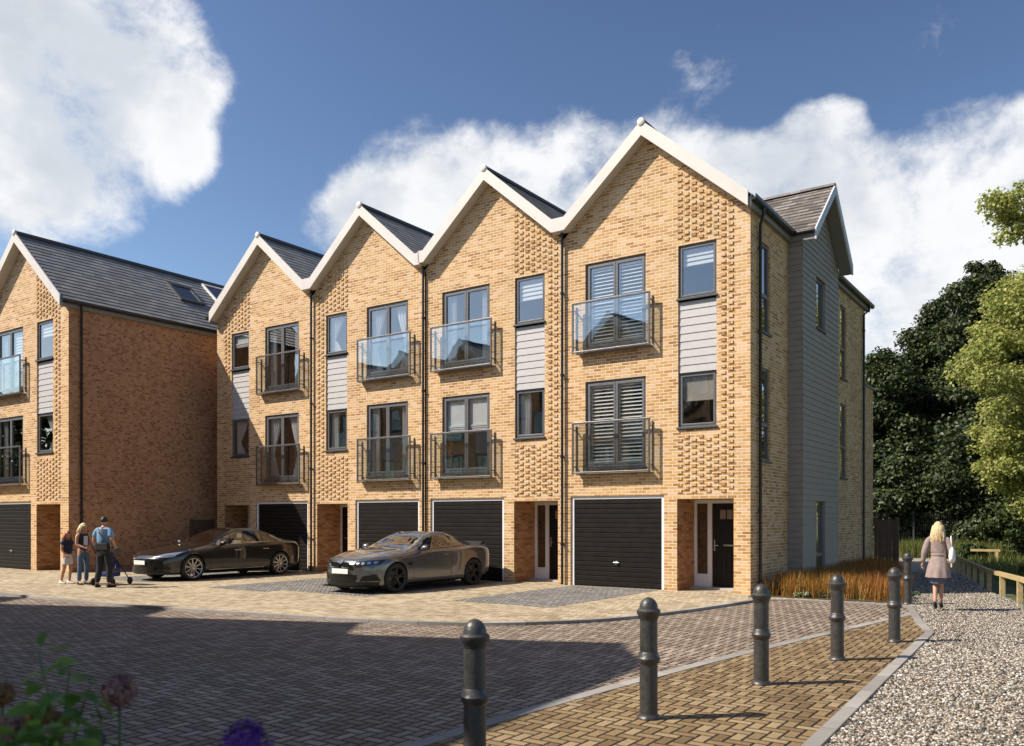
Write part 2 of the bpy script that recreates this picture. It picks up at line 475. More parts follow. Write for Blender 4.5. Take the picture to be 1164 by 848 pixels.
def french_window(root, x0, x1, z0, z1, y, sx, spec, upper):
    mb = MB(sx)
    frame_rect(mb, x0 + 0.004, x1 - 0.004, z0 + 0.05, z1 - 0.004, y + 0.05, y + 0.115, 0.05)
    xm = (x0 + x1) / 2
    leaves = [(x0 + 0.056, xm - 0.004), (xm + 0.004, x1 - 0.056)]
    for a, b in leaves:
        frame_rect(mb, a, b, z0 + 0.11, z1 - 0.06, y + 0.04, y + 0.10, 0.06)
    w = mb.build('french_window', M['frame'], root, bevel=0.004)
    for a, b in leaves:
        p = MB(sx); p.poly([(a + 0.058, y + 0.075, z0 + 0.168), (b - 0.058, y + 0.075, z0 + 0.168), (b - 0.058, y + 0.075, z1 - 0.118), (a + 0.058, y + 0.075, z1 - 0.118)])
        p.build('pane', M['glass'], w)
    s = MB(sx); s.box(x0, x1, y - 0.04, y + 0.12, z0 - 0.02, z0 + 0.048); s.build('sill', M['sill'], w)
    sp = spec.split('|') if spec else [None, None]
    if len(sp) == 1: sp = sp * 2
    if sx < 0: sp = sp[::-1]
    for (a, b), q in zip(leaves, sp):
        dressing(q, a + 0.02, b - 0.02, z0 + 0.12, z1 - 0.07, y + 0.135, w, sx)

def juliet(root, x0, x1, z0, z1, sx, upper):
    y = -0.20
    mb = MB(sx); r = 0.02
    mb.box(x0, x0 + 0.045, y - 0.02, y + 0.02, z0 - 0.01, z1); mb.box(x1 - 0.045, x1, y - 0.02, y + 0.02, z0 - 0.01, z1)
    mb.box(x0 + 0.045, x1 - 0.045, y - 0.025, y + 0.025, z1 - 0.045, z1 + 0.003)
    mb.box(x0 + 0.045, x1 - 0.045, y - 0.02, y + 0.02, z0 + 0.0, z0 + 0.04)
    mb.box(x0 + 0.1, x1 - 0.002, y + 0.022, -0.003, z0 - 0.028, z0 - 0.006)      # floor plate back to the wall
    for x in (x0 + 0.004, x1 - 0.044):
        for z in (z0 + 0.16, z1 - 0.20): mb.box(x, x + 0.03, y + 0.02, -0.002, z, z + 0.03)
        mb.box(x + 0.002, x + 0.028, -0.035, -0.003, z0 + 0.05, z1 - 0.06)
    b = mb.build('juliet_balcony', M['metal'], root, bevel=0.004)
    g = MB(sx); g.box(x0 + 0.055, x1 - 0.055, y - 0.006, y + 0.006, z0 + 0.045, z1 - 0.05)
    g.build('glass_panel', M['glass_bal'], b)

def downpipe(root, pts, sx=1, brackets=(), name='downpipe', parent=None):
    mb = MB(sx); mb.tube(pts, 0.036, 10)
    for (x, y, z) in brackets:
        mb.lathe([(0.036, -0.03), (0.05, -0.03), (0.05, 0.03), (0.036, 0.03)], x, y, z, 12, cap=False)
        mb.box(x - 0.02, x + 0.02, y, y + 0.075, z - 0.012, z + 0.012)
    return mb.build(name, M['pipe'], parent or root, smooth=True, autosmooth=0.8)

def roof_slope(mb, xa, xb, y0, y1, zt, sl, course=0.235, sgn=1):
    """slope falling from |x|=xa to xb; real stepped courses"""
    ln = math.hypot(1, sl); n = int(round((xb - xa) * ln / course)); dx = (xb - xa) / n
    for i in range(n):
        x0 = xa + i * dx; x1 = x0 + dx
        za, zb_ = zt - sl * x0, zt - sl * x1
        lift = 0.017
        uv = lambda x: x * ln
        P = [(sgn * x0, y0, za), (sgn * x0, y1, za), (sgn * (x1 + 0.01), y1, zb_ + lift), (sgn * (x1 + 0.01), y0, zb_ + lift)]
        U = [(y0, i * course + 0.005), (y1, i * course + 0.005), (y1, (i + 1) * course - 0.005), (y0, (i + 1) * course - 0.005)]
        Q = [(sgn * (x1 + 0.01), y0, zb_ + lift), (sgn * (x1 + 0.01), y1, zb_ + lift), (sgn * x1, y1, zb_ - 0.004), (sgn * x1, y0, zb_ - 0.004)]
        UQ = [(y0, i * course + 0.1), (y1, i * course + 0.1), (y1, i * course + 0.12), (y0, i * course + 0.12)]
        E0 = [(sgn * x0, y0, za), (sgn * (x1 + 0.01), y0, zb_ + lift), (sgn * x1, y0, zb_ - 0.004)]
        if sgn > 0: P.reverse(); U.reverse(); Q.reverse(); UQ.reverse()
        mb.poly(P, U); mb.poly(Q, UQ); mb.poly(E0)

def verge_outline(xL, xR, endL, endR):
    """half outlines -> (top points left to right, bottom points right to left)"""
    def half(x, end):
        if end:
            e = x + 0.045
            return [(e, ZT - SL * e)], [(e, ZB - SL * e + 0.0)]
        xt, xb = 2.17 / 2.35 * x, 2.156 / 2.35 * x
        return [(xt, ZT - SL * xt), (x, ZT - SL * xt)], [(x, ZB - SL * xb), (xb, ZB - SL * xb)]
    tR, bR = half(xR, endR); tL, bL = half(xL, endL)
    top = [(-a, z) for a, z in reversed(tL)] + [(0, ZT)] + tR
    bot = bR + [(0, ZB)] + [(-a, z) for a, z in reversed(bL)]
    return top, bot

def house(name, label, X, Y, sx, xL, xR, endL, endR, kx, deco, party_pipe=True, flank=None, group='terraced brick houses', rz=0.0, side_mat=None):
    root = empty(name, (X, Y, 0), rz); tag(root, label, 'house', group)
    k = kx
    b = lambda *a: [v for v in a]
    # openings (x from the peak line, garage side negative)
    FU = (-1.70 * k, -0.02 * k, 5.99, 8.15); FL = (-1.70 * k, -0.02 * k, 2.96, 5.17)
    SU = (0.82 * k, 1.765 * k, 6.835, 8.15); SW = (0.82 * k, 1.765 * k, 3.80, 5.14)
    GA = (-2.14 * k, 0.46 * k, 0.0, 2.28, 0.10); RE = (0.79 * k, 2.175 * k, 0.0, 2.175, 1.06)
    CL = (0.82 * k, 1.765 * k, 5.14, 6.835)
    ze = 8.45
    mb = MB(sx)
    wall_holes(mb, -xL, xR, 0.0, ze, [FU, FL, SU, SW, GA, RE, CL], 0.0)
    zz = lambda x: ZB + 0.03 - SL * x
    mb.poly([(-xL, 0, ze), (xR, 0, ze), (xR, 0, zz(xR)), (0, 0, ZB + 0.03), (-xL, 0, zz(xL))])
    # projecting headers, every other course, alternate columns
    for c in range(8):
        xc = (0.80 + 0.1785 * c) * k; w = 0.112 * k
        for rI in range(200):
            z = 2.325 + 0.15 * rI + (0.075 if c % 2 else 0.0)
            if z + 0.066 > ZB - SL * (xc + w) - 0.03: break
            if xc < 1.80 * k and 3.66 < z < 8.19: continue
            mb.box(xc, xc + w, -0.024, 0.0, z, z + 0.066, skip='k')
    mb.build('front_wall', M['brick'], root)
    # porch recess: side reveals come with the wall; back wall, ceiling and step
    rm = MB(sx)
    rm.box(RE[0] + 0.002, RE[0] + 0.012, 0.02, 1.06, 0.0, 2.17); rm.build('porch_wall', M['brick_recess'], root); rm = MB(sx); rm.box(RE[1] - 0.012, RE[1] - 0.002, 0.02, 1.06, 0.0, 2.17)
    rm.build('porch_wall', M['brick_recess'], root)
    st = MB(sx); st.box(RE[0] + 0.014, RE[1] - 0.014, 0.72, 1.07, 0.0, 0.05); st.build('doorstep', M['concrete'], root)
    # front door set: sidelight on the garage side
    d0, d1 = RE[0] + 0.016, RE[1] - 0.016
    xs = d0 + 0.40 * k
    fm = MB(sx)
    fm.box(d0, d0 + 0.06, 0.99, 1.06, 0.05, 2.165); fm.box(d1 - 0.06, d1, 0.99, 1.06, 0.05, 2.165)
    fm.box(xs - 0.055, xs + 0.055, 0.99, 1.06, 0.05, 2.165); fm.box(d0 + 0.06, xs - 0.055, 0.99, 1.06, 0.05, 0.36)
    fm.box(d0 + 0.06, xs - 0.055, 0.99, 1.06, 2.08, 2.165); fm.box(xs + 0.055, d1 - 0.06, 0.99, 1.06, 2.08, 2.165)
    df = fm.build('door_frame', M['white'], root, bevel=0.006)
    p = MB(sx); p.poly([(d0 + 0.06, 1.03, 0.36), (xs - 0.055, 1.03, 0.36), (xs - 0.055, 1.03, 2.08), (d0 + 0.06, 1.03, 2.08)]); p.build('sidelight', M['glass'], df)
    dm = MB(sx); a, c = xs + 0.058, d1 - 0.063
    dm.box(a, c, 1.03, 1.07, 0.055, 2.075)
    nb = 5
    for i in range(nb):   # boarded lower half and upper panels
        u0 = a + 0.1 + i * (c - a - 0.2) / nb; dm.box(u0 + 0.006, u0 + (c - a - 0.2) / nb - 0.006, 1.018, 1.03, 0.22, 1.0)
    dm.box(a + 0.1, c - 0.1, 1.018, 1.03, 1.18, 1.62)
    dr = dm.build('front_door', M['door'], root, bevel=0.004)
    g = MB(sx)
    for q in (0, 1): g.box(a + 0.2 + q * 0.17, a + 0.34 + q * 0.17, 1.016, 1.03, 1.70, 1.92)
    g.build('door_glazing', M['frosted'], dr)
    h = MB(sx); h.box(a + 0.04, a + 0.075, 1.012, 1.03, 0.93, 1.20); h.tube([(a + 0.057, 1.02, 1.06), (a + 0.057, 0.975, 1.06), (a + 0.17, 0.97, 1.06)], 0.010, 8); h.build('door_handle', M['chrome'], dr)
    lb = MB(sx); lb.box(a + 0.28, c - 0.12, 1.012, 1.03, 1.045, 1.085); lb.build('letterbox', M['chrome'], dr)
    bw = MB(sx); bw.poly([(RE[0], 1.062, 0), (RE[1], 1.062, 0), (RE[1], 1.062, 2.2), (RE[0], 1.062, 2.2)]); bw.build('porch_back_wall', M['door'], root)
    # garage
    gm = MB(sx)
    x0, x1 = GA[0], GA[1]
    gm.box(x0 + 0.003, x0 + 0.085, 0.045, 0.10, 0.0, 2.195); gm.box(x1 - 0.085, x1 - 0.003, 0.045, 0.10, 0.0, 2.195); gm.box(x0 + 0.003, x1 - 0.003, 0.045, 0.10, 2.197, 2.277)
    gf = gm.build('garage_frame', M['white'], root, bevel=0.005)
    gd = MB(sx); n = 18; z0, z1 = 0.02, 2.195; hh = (z1 - z0) / n
    for i in range(n):
        za = z0 + i * hh
        pts = [(x0 + 0.087, 0.075, za), (x1 - 0.087, 0.075, za), (x1 - 0.087, 0.058, za + 0.018), (x0 + 0.087, 0.058, za + 0.018)]
        gd.poly(pts)
        gd.poly([pts[3], pts[2], (x1 - 0.087, 0.062, za + hh - 0.012), (x0 + 0.087, 0.062, za + hh - 0.012)])
        gd.poly([(x0 + 0.087, 0.062, za + hh - 0.012), (x1 - 0.087, 0.062, za + hh - 0.012), (x1 - 0.087, 0.075, za + hh), (x0 + 0.087, 0.075, za + hh)])
    door = gd.build('garage_door', M['garage'], root)
    hm = MB(sx); xc = (x0 + x1) / 2; hm.lathe([(0.045, 0.0), (0.045, -0.014), (0.02, -0.02), (0.015, -0.045)], xc, 0.058, 0.62, 14, 'y'); hm.tube([(xc - 0.075, 0.018, 0.62), (xc + 0.075, 0.018, 0.62)], 0.012, 8); hm.tube([(xc, 0.018, 0.62), (xc, 0.018, 0.55)], 0.010, 8)
    hm.build('door_handle', M['chrome'], door)
    # cladding panel between the two small windows
    cm = MB(sx); n = 9; zc0, zc1 = CL[2], CL[3] - 0.018; hh = (zc1 - zc0) / n
    for i in range(n):
        za = zc0 + i * hh
        cm.poly([(CL[0], 0.030, za), (CL[1], 0.030, za), (CL[1], 0.046, za + hh), (CL[0], 0.046, za + hh)])
        cm.poly([(CL[1], 0.030, za), (CL[0], 0.030, za), (CL[0], 0.060, za), (CL[1], 0.060, za)])
        cm.box(CL[0], CL[1], 0.047, 0.06, za - 0.008, za + 0.008)
    cm.build('cladding_panel', M['clad'], root)
    # windows and balconies
    small_window(root, *SU, 0.0, sx, deco.get('su'), True); small_window(root, *SW, 0.0, sx, deco.get('sl'), False)
    french_window(root, *FU, 0.0, sx, deco.get('fu'), True); french_window(root, *FL, 0.0, sx, deco.get('fl'), False)
    juliet(root, -1.975 * k, 0.19 * k, 5.88, 7.155, sx, True); juliet(root, -1.975 * k, 0.19 * k, 2.84, 4.13, sx, False)
    # rooms behind the windows
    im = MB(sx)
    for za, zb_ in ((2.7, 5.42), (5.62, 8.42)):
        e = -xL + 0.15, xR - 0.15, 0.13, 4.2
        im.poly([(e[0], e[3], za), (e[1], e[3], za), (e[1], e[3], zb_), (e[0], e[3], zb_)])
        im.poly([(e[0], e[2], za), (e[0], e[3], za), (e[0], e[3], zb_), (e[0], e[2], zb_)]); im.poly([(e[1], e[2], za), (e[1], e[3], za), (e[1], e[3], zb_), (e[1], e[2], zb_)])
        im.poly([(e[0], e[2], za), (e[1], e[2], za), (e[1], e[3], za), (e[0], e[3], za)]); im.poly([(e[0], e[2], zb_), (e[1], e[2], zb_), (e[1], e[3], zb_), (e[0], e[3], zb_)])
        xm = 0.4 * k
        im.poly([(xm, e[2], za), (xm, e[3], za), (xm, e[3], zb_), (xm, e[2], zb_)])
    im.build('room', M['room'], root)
    # flank, rear walls
    sm = side_mat or M['brick']
    zR = ZB + 0.03 - SL * xR; zL = ZB + 0.03 - SL * xL
    s = MB(sx)
    if flank is None:
        s.poly([(xR, 0, 0), (xR, DEPTH, 0), (xR, DEPTH, zR), (xR, 0, zR)])
    else:
        hs = flank
        xs_ = sorted({0, DEPTH, *[q[0] for q in hs], *[q[1] for q in hs]}); zs_ = sorted({0, zR, *[q[2] for q in hs], *[q[3] for q in hs]})
        for i in range(len(xs_) - 1):
            for j in range(len(zs_) - 1):
                cy, cz = (xs_[i] + xs_[i + 1]) / 2, (zs_[j] + zs_[j + 1]) / 2
                if any(q[0] < cy < q[1] and q[2] < cz < q[3] for q in hs): continue
                s.poly([(xR, xs_[i], zs_[j]), (xR, xs_[i + 1], zs_[j]), (xR, xs_[i + 1], zs_[j + 1]), (xR, xs_[i], zs_[j + 1])])
        for q in hs:
            a, c, z0, z1 = q
            for (P) in ([(xR, a, z0), (xR, a, z1), (xR - .1, a, z1), (xR - .1, a, z0)], [(xR, c, z1), (xR, c, z0), (xR - .1, c, z0), (xR - .1, c, z1)], [(xR, a, z1), (xR, c, z1), (xR - .1, c, z1), (xR - .1, a, z1)]): s.poly(P)
    s.build('side_wall', sm, root)
    s = MB(sx); s.poly([(-xL, DEPTH, 0), (-xL, 0, 0), (-xL, 0, zL), (-xL, DEPTH, zL)]); s.build('side_wall', sm, root)
    s = MB(sx); s.poly([(xR, DEPTH, 0), (-xL, DEPTH, 0), (-xL, DEPTH, zL), (0, DEPTH, ZB), (xR, DEPTH, zR)]); s.build('rear_wall', M['brick'], root)
    # verge board and soffit
    top, bot = verge_outline(xL, xR, endL, endR)
    def band(y0, y1, top, bot, nm, mt):
        v = MB(sx)
        allp = [top, bot]
        # split into convex strips between matching x positions
        xsx = sorted({round(p[0], 4) for p in top} | {round(p[0], 4) for p in bot})
        def zi(poly, x):
            pp = sorted(poly)
            for (xa, za), (xb, zb2) in zip(pp, pp[1:]):
                if xa - 1e-6 <= x <= xb + 1e-6 and xb > xa: return za + (zb2 - za) * (x - xa) / (xb - xa)
            return pp[0][1] if x < pp[0][0] else pp[-1][1]
        for xa, xb in zip(xsx, xsx[1:]):
            ta, tb, ba, bb = zi(top, xa), zi(top, xb), zi(bot, xa), zi(bot, xb)
            v.poly([(xa, y0, ba), (xb, y0, bb), (xb, y0, tb), (xa, y0, ta)])
            v.poly([(xb, y1, bb), (xa, y1, ba), (xa, y1, ta), (xb, y1, tb)])
            v.poly([(xa, y1, ba), (xb, y1, bb), (xb, y0, bb), (xa, y0, ba)])
            v.poly([(xa, y0, ta), (xb, y0, tb), (xb, y1, tb), (xa, y1, ta)])
        for x in (xsx[0], xsx[-1]):
            v.poly([(x, y0, zi(bot, x)), (x, y0, zi(top, x)), (x, y1, zi(top, x)), (x, y1, zi(bot, x))])
        return v.build(nm, mt, root)
    vb = band(-0.31, -0.265, top, bot, 'verge_board', M['verge'])
    sof = [(x, z + 0.012) for x, z in bot]; sot = [(x, z + 0.07) for x, z in bot]
    band(-0.263, -0.003, sot, sof, 'soffit', M['soffit'])
    # roof
    rm = MB(sx)
    eR = xR + (0.12 if endR else 0.0); eL = xL + (0.12 if endL else 0.0)
    roof_slope(rm, 0.02, eR, -0.262, DEPTH + 0.3, ZT - 0.05, SL, sgn=1); roof_slope(rm, 0.02, eL, -0.262, DEPTH + 0.3, ZT - 0.05, SL, sgn=-1)
    rf = rm.build('roof', M['slate'], root)
    r2 = MB(sx)
    ring = []
    for yy in (-0.262, DEPTH + 0.3):
        ring.append([(0.11 * math.cos(a), yy, ZT - 0.055 + 0.10 * math.sin(a)) for a in [PI * i / 10 - 0.25 * (1 - 2 * i / 10) for i in range(11)]])
    r2.rings(ring, cap=False, closed=False); r2.build('ridge_tile', M['ridge'], rf, smooth=True)
    cap = MB(sx); cap.lathe([(0.0, -0.035), (0.085, -0.032), (0.098, -0.022), (0.098, 0.04)], 0, -0.30, ZT - 0.035, 18, 'y'); cap.build('ridge_end_cap', M['verge'], rf, smooth=True, autosmooth=0.7)
    # gutters on free ends
    for end, xe, sg in ((endR, eR, 1), (endL, eL, -1)):
        if not end: continue
        zg = ZT - 0.05 - SL * xe
        g = MB(sx)
        sec = [(xe - 0.01, zg - 0.02), (xe - 0.01, zg - 0.10), (xe + 0.03, zg - 0.125), (xe + 0.09, zg - 0.125), (xe + 0.12, zg - 0.09), (xe + 0.125, zg - 0.015), (xe + 0.105, zg - 0.015), (xe + 0.10, zg - 0.085), (xe + 0.02, zg - 0.10), (xe + 0.01, zg - 0.02)]
        g.rings([[(sg * a, yy, z) for a, z in sec] for yy in (-0.33, DEPTH + 0.32)], cap=True)
        g.build('gutter', M['pipe'], root)
        fb = MB(sx); fb.box(sg * (xe - 0.12), sg * (xe - 0.015), -0.263, DEPTH + 0.25, zg - 0.24, zg - 0.03); fb.build('eaves_board', M['fascia_grey'], root)
    return root
M['glass'] = glass_mat('window_glass', (0.84, 0.87, 0.88), 0.15, 2.0, 0.9)
M['concrete'] = simple('concrete', (0.42, 0.40, 0.38), 0.85, var=0.15, vscale=5, bump=0.2)
M['frosted'] = simple('frosted_glass', (0.25, 0.20, 0.18), 0.15)
YF, YL = 18.64, 13.88
PK = [-23.12, -18.38, -13.68, -8.99]
# ---- the terrace
h1 = house('terraced_house', 'gabled brick house at the far left end of the terrace, behind the black car', PK[0], YF, -1, 2.37, 2.58, False, True, 1.0,
           dict(su='fold0.38', sl='tl', fu='cl|cr', fl='tl|tr'), group='gabled brick terrace houses')
h2 = house('terraced_house', 'gabled brick terrace house second from left, white net curtains tied back upstairs', PK[1], YF, -1, 2.40, 2.37, False, False, 1.0,
           dict(su='tl', sl='cl', fu='tl|tr', fl='cl|cr'), group='gabled brick terrace houses')
h3 = house('terraced_house', 'gabled brick terrace house next to the right end house, grey car overlapping its garage', PK[2], YF, 1, 2.35, 2.345, False, False, 1.0,
           dict(su='slat0.5', sl='cl', fu='cl|cr', fl='fold0.45|fold0.45'), group='gabled brick terrace houses')
h4 = house('terraced_house', 'right end house of the brick terrace, with louvred shutters and grey weatherboarded side bay', PK[3], YF, 1, 2.345, 2.56, False, True, 1.0,
           dict(su='slat0.38', sl='roll0.5', fu='louv|louv', fl='louv|louv'), group='gabled brick terrace houses',
           flank=[(0.66, 1.37, 6.06, 8.16), (0.66, 1.37, 3.06, 5.24), (8.0, 8.76, 5.98, 8.2), (8.0, 8.76, 2.95, 5.21)])
hl = house('detached_house', 'brick gabled house at left edge standing forward, with windowless red-brown side wall', -29.56, YL, 1, 2.75, 2.90, True, True, 1.10,
           dict(su='slat0.4', sl='tr', fu='cl|slat0.95', fl='cl|cr'), group=None, side_mat=M['brick_side'])
# downpipes on the party lines
for hh, xx in ((h2, -2.37), (h3, -2.35), (h4, -2.345)):
    x = xx
    br = [(x, -0.075, z) for z in (1.05, 3.3, 5.4, 7.5)]
    downpipe(hh, [(x, -0.09, 9.04), (x, -0.075, 8.75), (x, -0.075, 0.02)], 1, br)
x = -0.0
downpipe(h4, [(2.74, 0.35, 8.78), (2.74, 0.35, 8.62), (2.625, 0.48, 8.42), (2.625, 0.48, 0.02)], 1, [(2.625, 0.48, z) for z in (1.9, 4.0, 6.0, 7.9)])
downpipe(h4, [(2.74, 11.1, 8.78), (2.74, 11.1, 8.62), (2.625, 10.85, 8.42), (2.625, 10.85, 0.02)], 1, [(2.625, 10.85, z) for z in (1.9, 4.0, 6.0, 7.9)])
downpipe(hl, [(3.08, 0.32, 8.55), (3.08, 0.32, 8.40), (2.965, 0.38, 8.2), (2.965, 0.38, 0.02)], 1, [(2.965, 0.38, z) for z in (1.9, 4.0, 6.0, 7.6)])

# ---- side windows and bay of the end house
def side_window(root, xw, y0, y1, z0, z1, trans=None, sill=True, rev=0.0):
    m = MB(); xi = xw - 0.075 + rev
    def fr(a, c, e, g, w, xa, xb):
        m.box(xa, xb, a, a + w, e, g); m.box(xa, xb, c - w, c, e, g); m.box(xa, xb, a + w, c - w, e, e + w); m.box(xa, xb, a + w, c - w, g - w, g)
    fr(y0 + 0.003, y1 - 0.003, z0 + 0.003, z1 - 0.003, 0.06, xi - 0.03, xi + 0.03)
    if trans: m.box(xi - 0.028, xi + 0.034, y0 + 0.063, y1 - 0.063, trans - 0.045, trans + 0.045)
    w = m.build('window', M['frame'], root, bevel=0.004)
    spans = [(z0 + 0.063, z1 - 0.063)] if not trans else [(z0 + 0.063, trans - 0.045), (trans + 0.045, z1 - 0.063)]
    for a, c in spans:
        p = MB(); p.poly([(xi, y0 + 0.06, a), (xi, y1 - 0.06, a), (xi, y1 - 0.06, c), (xi, y0 + 0.06, c)]); p.build('pane', M['glass'], w)
    if sill:
        s = MB(); s.box(xw - 0.06, xw + 0.055, y0 - 0.02, y1 + 0.03, z0 - 0.045, z0 + 0.002); s.build('sill', M['sill'], w)
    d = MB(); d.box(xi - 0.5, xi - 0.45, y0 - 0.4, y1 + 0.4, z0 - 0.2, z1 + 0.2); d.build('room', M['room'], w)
side_window(h4, 2.56, 0.66, 1.37, 6.06, 8.16, 6.95); side_window(h4, 2.56, 0.66, 1.37, 3.06, 5.24, 3.92)
side_window(h4, 2.56, 8.0, 8.76, 5.98, 8.2, 6.9); side_window(h4, 2.56, 8.0, 8.76, 2.95, 5.21, 3.9)
def bay(root):
    y0, y1, x0, x1 = 2.79, 6.33, 2.562, 2.90
    yc = (y0 + y1) / 2
    hs = [(4.04, 4.90, 6.73, 8.05), (4.04, 4.90, 0.15, 2.20)]
    apex, sl = 10.38, 0.89
    mb = MB(); pitch = 0.155
    z = 0.0
    # lapped boards: front (facing +x) and the two returns
    while z < apex - 0.05:
        zt = min(z + pitch, apex)
        half = (apex - (z + zt) / 2) / sl
        a, c = max(y0, yc - half), min(y1, yc + half)
        if c - a < 0.06: break
        segs = [(a, c)]
        for h in hs:
            if h[2] < (z + zt) / 2 < h[3]: segs = [(a, h[0]), (h[1], c)]
        for p, q in segs:
            mb.poly([(x1 + 0.026, p, z), (x1 + 0.026, q, z), (x1 + 0.006, q, zt + 0.012), (x1 + 0.006, p, zt + 0.012)])
            mb.poly([(x1 + 0.026, q, z), (x1 + 0.026, p, z), (x1 - 0.004, p, z), (x1 - 0.004, q, z)])
        if zt < 8.75:
            for yy, sg in ((y0, -1), (y1, 1)):
                mb.poly([(x0, yy + sg * 0.026, z), (x1 + 0.02, yy + sg * 0.026, z), (x1 + 0.005, yy + sg * 0.006, zt + 0.012), (x0, yy + sg * 0.006, zt + 0.012)])
                mb.poly([(x0, yy + sg * 0.026, z), (x1 + 0.02, yy + sg * 0.026, z), (x1, yy - sg * 0.004, z), (x0, yy - sg * 0.004, z)])
        z += pitch
    # reveals of the bay windows
    for h in hs:
        a, c, e, g = h
        for P in ([(x1 + .02, a, e), (x1 + .02, a, g), (x1 - .07, a, g), (x1 - .07, a, e)], [(x1 + .02, c, g), (x1 + .02, c, e), (x1 - .07, c, e), (x1 - .07, c, g)], [(x1 + .02, a, g), (x1 + .02, c, g), (x1 - .07, c, g), (x1 - .07, a, g)], [(x1 + .02, a, e), (x1 + .02, c, e), (x1 - .07, c, e), (x1 - .07, a, e)]): mb.poly(P)
    b = mb.build('weatherboard_bay', M['clad_grey'], root)
    side_window(root, x1, 4.04, 4.90, 6.73, 8.05); side_window(root, x1, 4.04, 4.90, 0.15, 2.20, 0.75)
    # gable roof of the bay, running back into the main slope
    rm = MB(); xe = x1 + 0.35; hw = 1.87; zt = 10.50
    ln = math.hypot(1, sl); n = 13; dy = hw / n
    for sg in (1, -1):
        for i in range(n):
            ya, yb = i * dy, (i + 1) * dy
            za, zb_ = zt - sl * ya, zt - sl * yb
            xin = lambda zz: (ZT - 0.05 - zz) / SL - 0.15
            P = [(xin(za), yc + sg * ya, za), (xe, yc + sg * ya, za), (xe, yc + sg * (yb + 0.012), zb_ + 0.032), (xin(zb_), yc + sg * (yb + 0.012), zb_ + 0.032)]
            Q = [(xe, yc + sg * (yb + 0.012), zb_ + 0.032), (xin(zb_), yc + sg * (yb + 0.012), zb_ + 0.032), (xin(zb_), yc + sg * yb, zb_ - 0.005), (xe, yc + sg * yb, zb_ - 0.005)]
            U = [(P[0][0], i * .19 + .005), (P[1][0], i * .19 + .005), (P[1][0], i * .19 + .185), (P[3][0], i * .19 + .185)]
            mb_uv = U
            if sg < 0: rm.poly(P, U); rm.poly(Q)
            else: rm.poly(list(reversed(P)), list(reversed(U))); rm.poly(list(reversed(Q)))
    r = rm.build('bay_roof', M['slate_bay'], root)
    rt = MB(); rt.rings([[(xx, yc + 0.11 * math.cos(a), zt - 0.01 + 0.09 * math.sin(a)) for a in [PI * i / 8 for i in range(9)]] for xx in (0.9, xe + 0.02)], cap=False, closed=False)
    rt.build('ridge_tile', M['slate_bay'], r, smooth=True)
    vb = MB()
    def chev(top0, bot0, half, xa, xb):
        for sg in (1, -1):
            pts = [(yc, bot0), (yc + sg * half, bot0 - sl * half), (yc + sg * half, top0 - sl * half), (yc, top0)]
            if sg < 0: pts = pts[::-1]
            vb.extrude_x(pts, xa, xb)
    chev(zt + 0.05, zt - 0.22, hw + 0.03, xe - 0.0, xe + 0.04)
    vb.build('verge_board', M['verge_grey'], r)
    so = MB()
    for sg in (1, -1):
        pts = [(yc, zt - 0.21), (yc + sg * (hw + 0.02), zt - 0.21 - sl * (hw + 0.02)), (yc + sg * (hw + 0.02), zt - 0.15 - sl * (hw + 0.02)), (yc, zt - 0.15)]
        if sg < 0: pts = pts[::-1]
        so.extrude_x(pts, x1 + 0.03, xe - 0.003)
    so.build('soffit', M['soffit_dark'], r)
    # eaves box on the front return and its gutter
    ze = zt - sl * hw
    eb = MB(); eb.box(x0 + 0.05, xe - 0.005, yc - hw, y0 - 0.03, ze - 0.20, ze - 0.03); eb.box(x0 + 0.05, x1 + 0.02, y0 - 0.035, y0 - 0.029, ze - 0.3, ze - 0.2); eb.build('eaves_board', M['fascia_grey'], r)
    g = MB(); g.tube([(x0 + 0.2, yc - hw - 0.06, ze - 0.03), (xe - 0.01, yc - hw - 0.06, ze - 0.03)], 0.055, 10); g.build('gutter', M['pipe'], r)
M['verge_grey'] = simple('verge_grey', (0.52, 0.53, 0.56), 0.5, var=0.05)
M['soffit_dark'] = simple('soffit_dark', (0.20, 0.19, 0.185), 0.6, var=0.05)
bay(h4)

# ---- solar panel and skylight of the left house, timber side gate
def on_slope(x, t, lift):   # point on right slope of left house
    return
sk = MB()
def slope_rect(mb, xa, xb, ya, yb, lo, hi, zt=ZT - 0.05):
    z = lambda x: zt - SL * x
    nx, nz = SL / math.hypot(1, SL), 1 / math.hypot(1, SL)
    A = [(xa, ya), (xb, ya), (xb, yb), (xa, yb)]
    bot = [(x + nx * lo, y, z(x) + nz * lo) for x, y in A]; top = [(x + nx * hi, y, z(x) + nz * hi) for x, y in A]
    mb.poly(top); mb.poly(bot[::-1])
    for i in range(4):
        j = (i + 1) % 4; mb.poly([bot[i], bot[j], top[j], top[i]])
def roof_window(root, xa, xb, ya, yb, name, mat, framemat, fw=0.09, hi=0.10):
    m = MB()
    slope_rect(m, xa, xa + fw, ya, yb, 0.0, hi); slope_rect(m, xb - fw, xb, ya, yb, 0.0, hi)
    slope_rect(m, xa + fw, xb - fw, ya, ya + fw * 1.3, 0.0, hi); slope_rect(m, xa + fw, xb - fw, yb - fw * 1.3, yb, 0.0, hi)
    w = m.build(name, framemat, root)
    p = MB(); slope_rect(p, xa + fw - 0.01, xb - fw + 0.01, ya + fw, yb - fw, 0.01, hi - 0.03); p.build('pane', mat, w)
M['sky_glass'] = simple('dark_glass', (0.03, 0.035, 0.045), 0.06, var=0.02, spec=0.8)
M['pv'] = brick_mat('solar_cells', [(0, (0.03, 0.035, 0.06)), (1, (0.045, 0.05, 0.08))], (0.10, 0.10, 0.12), bumpd=0.0, bw=0.16, rh=0.16, ms=0.004, rough=0.12, stain=0.0)
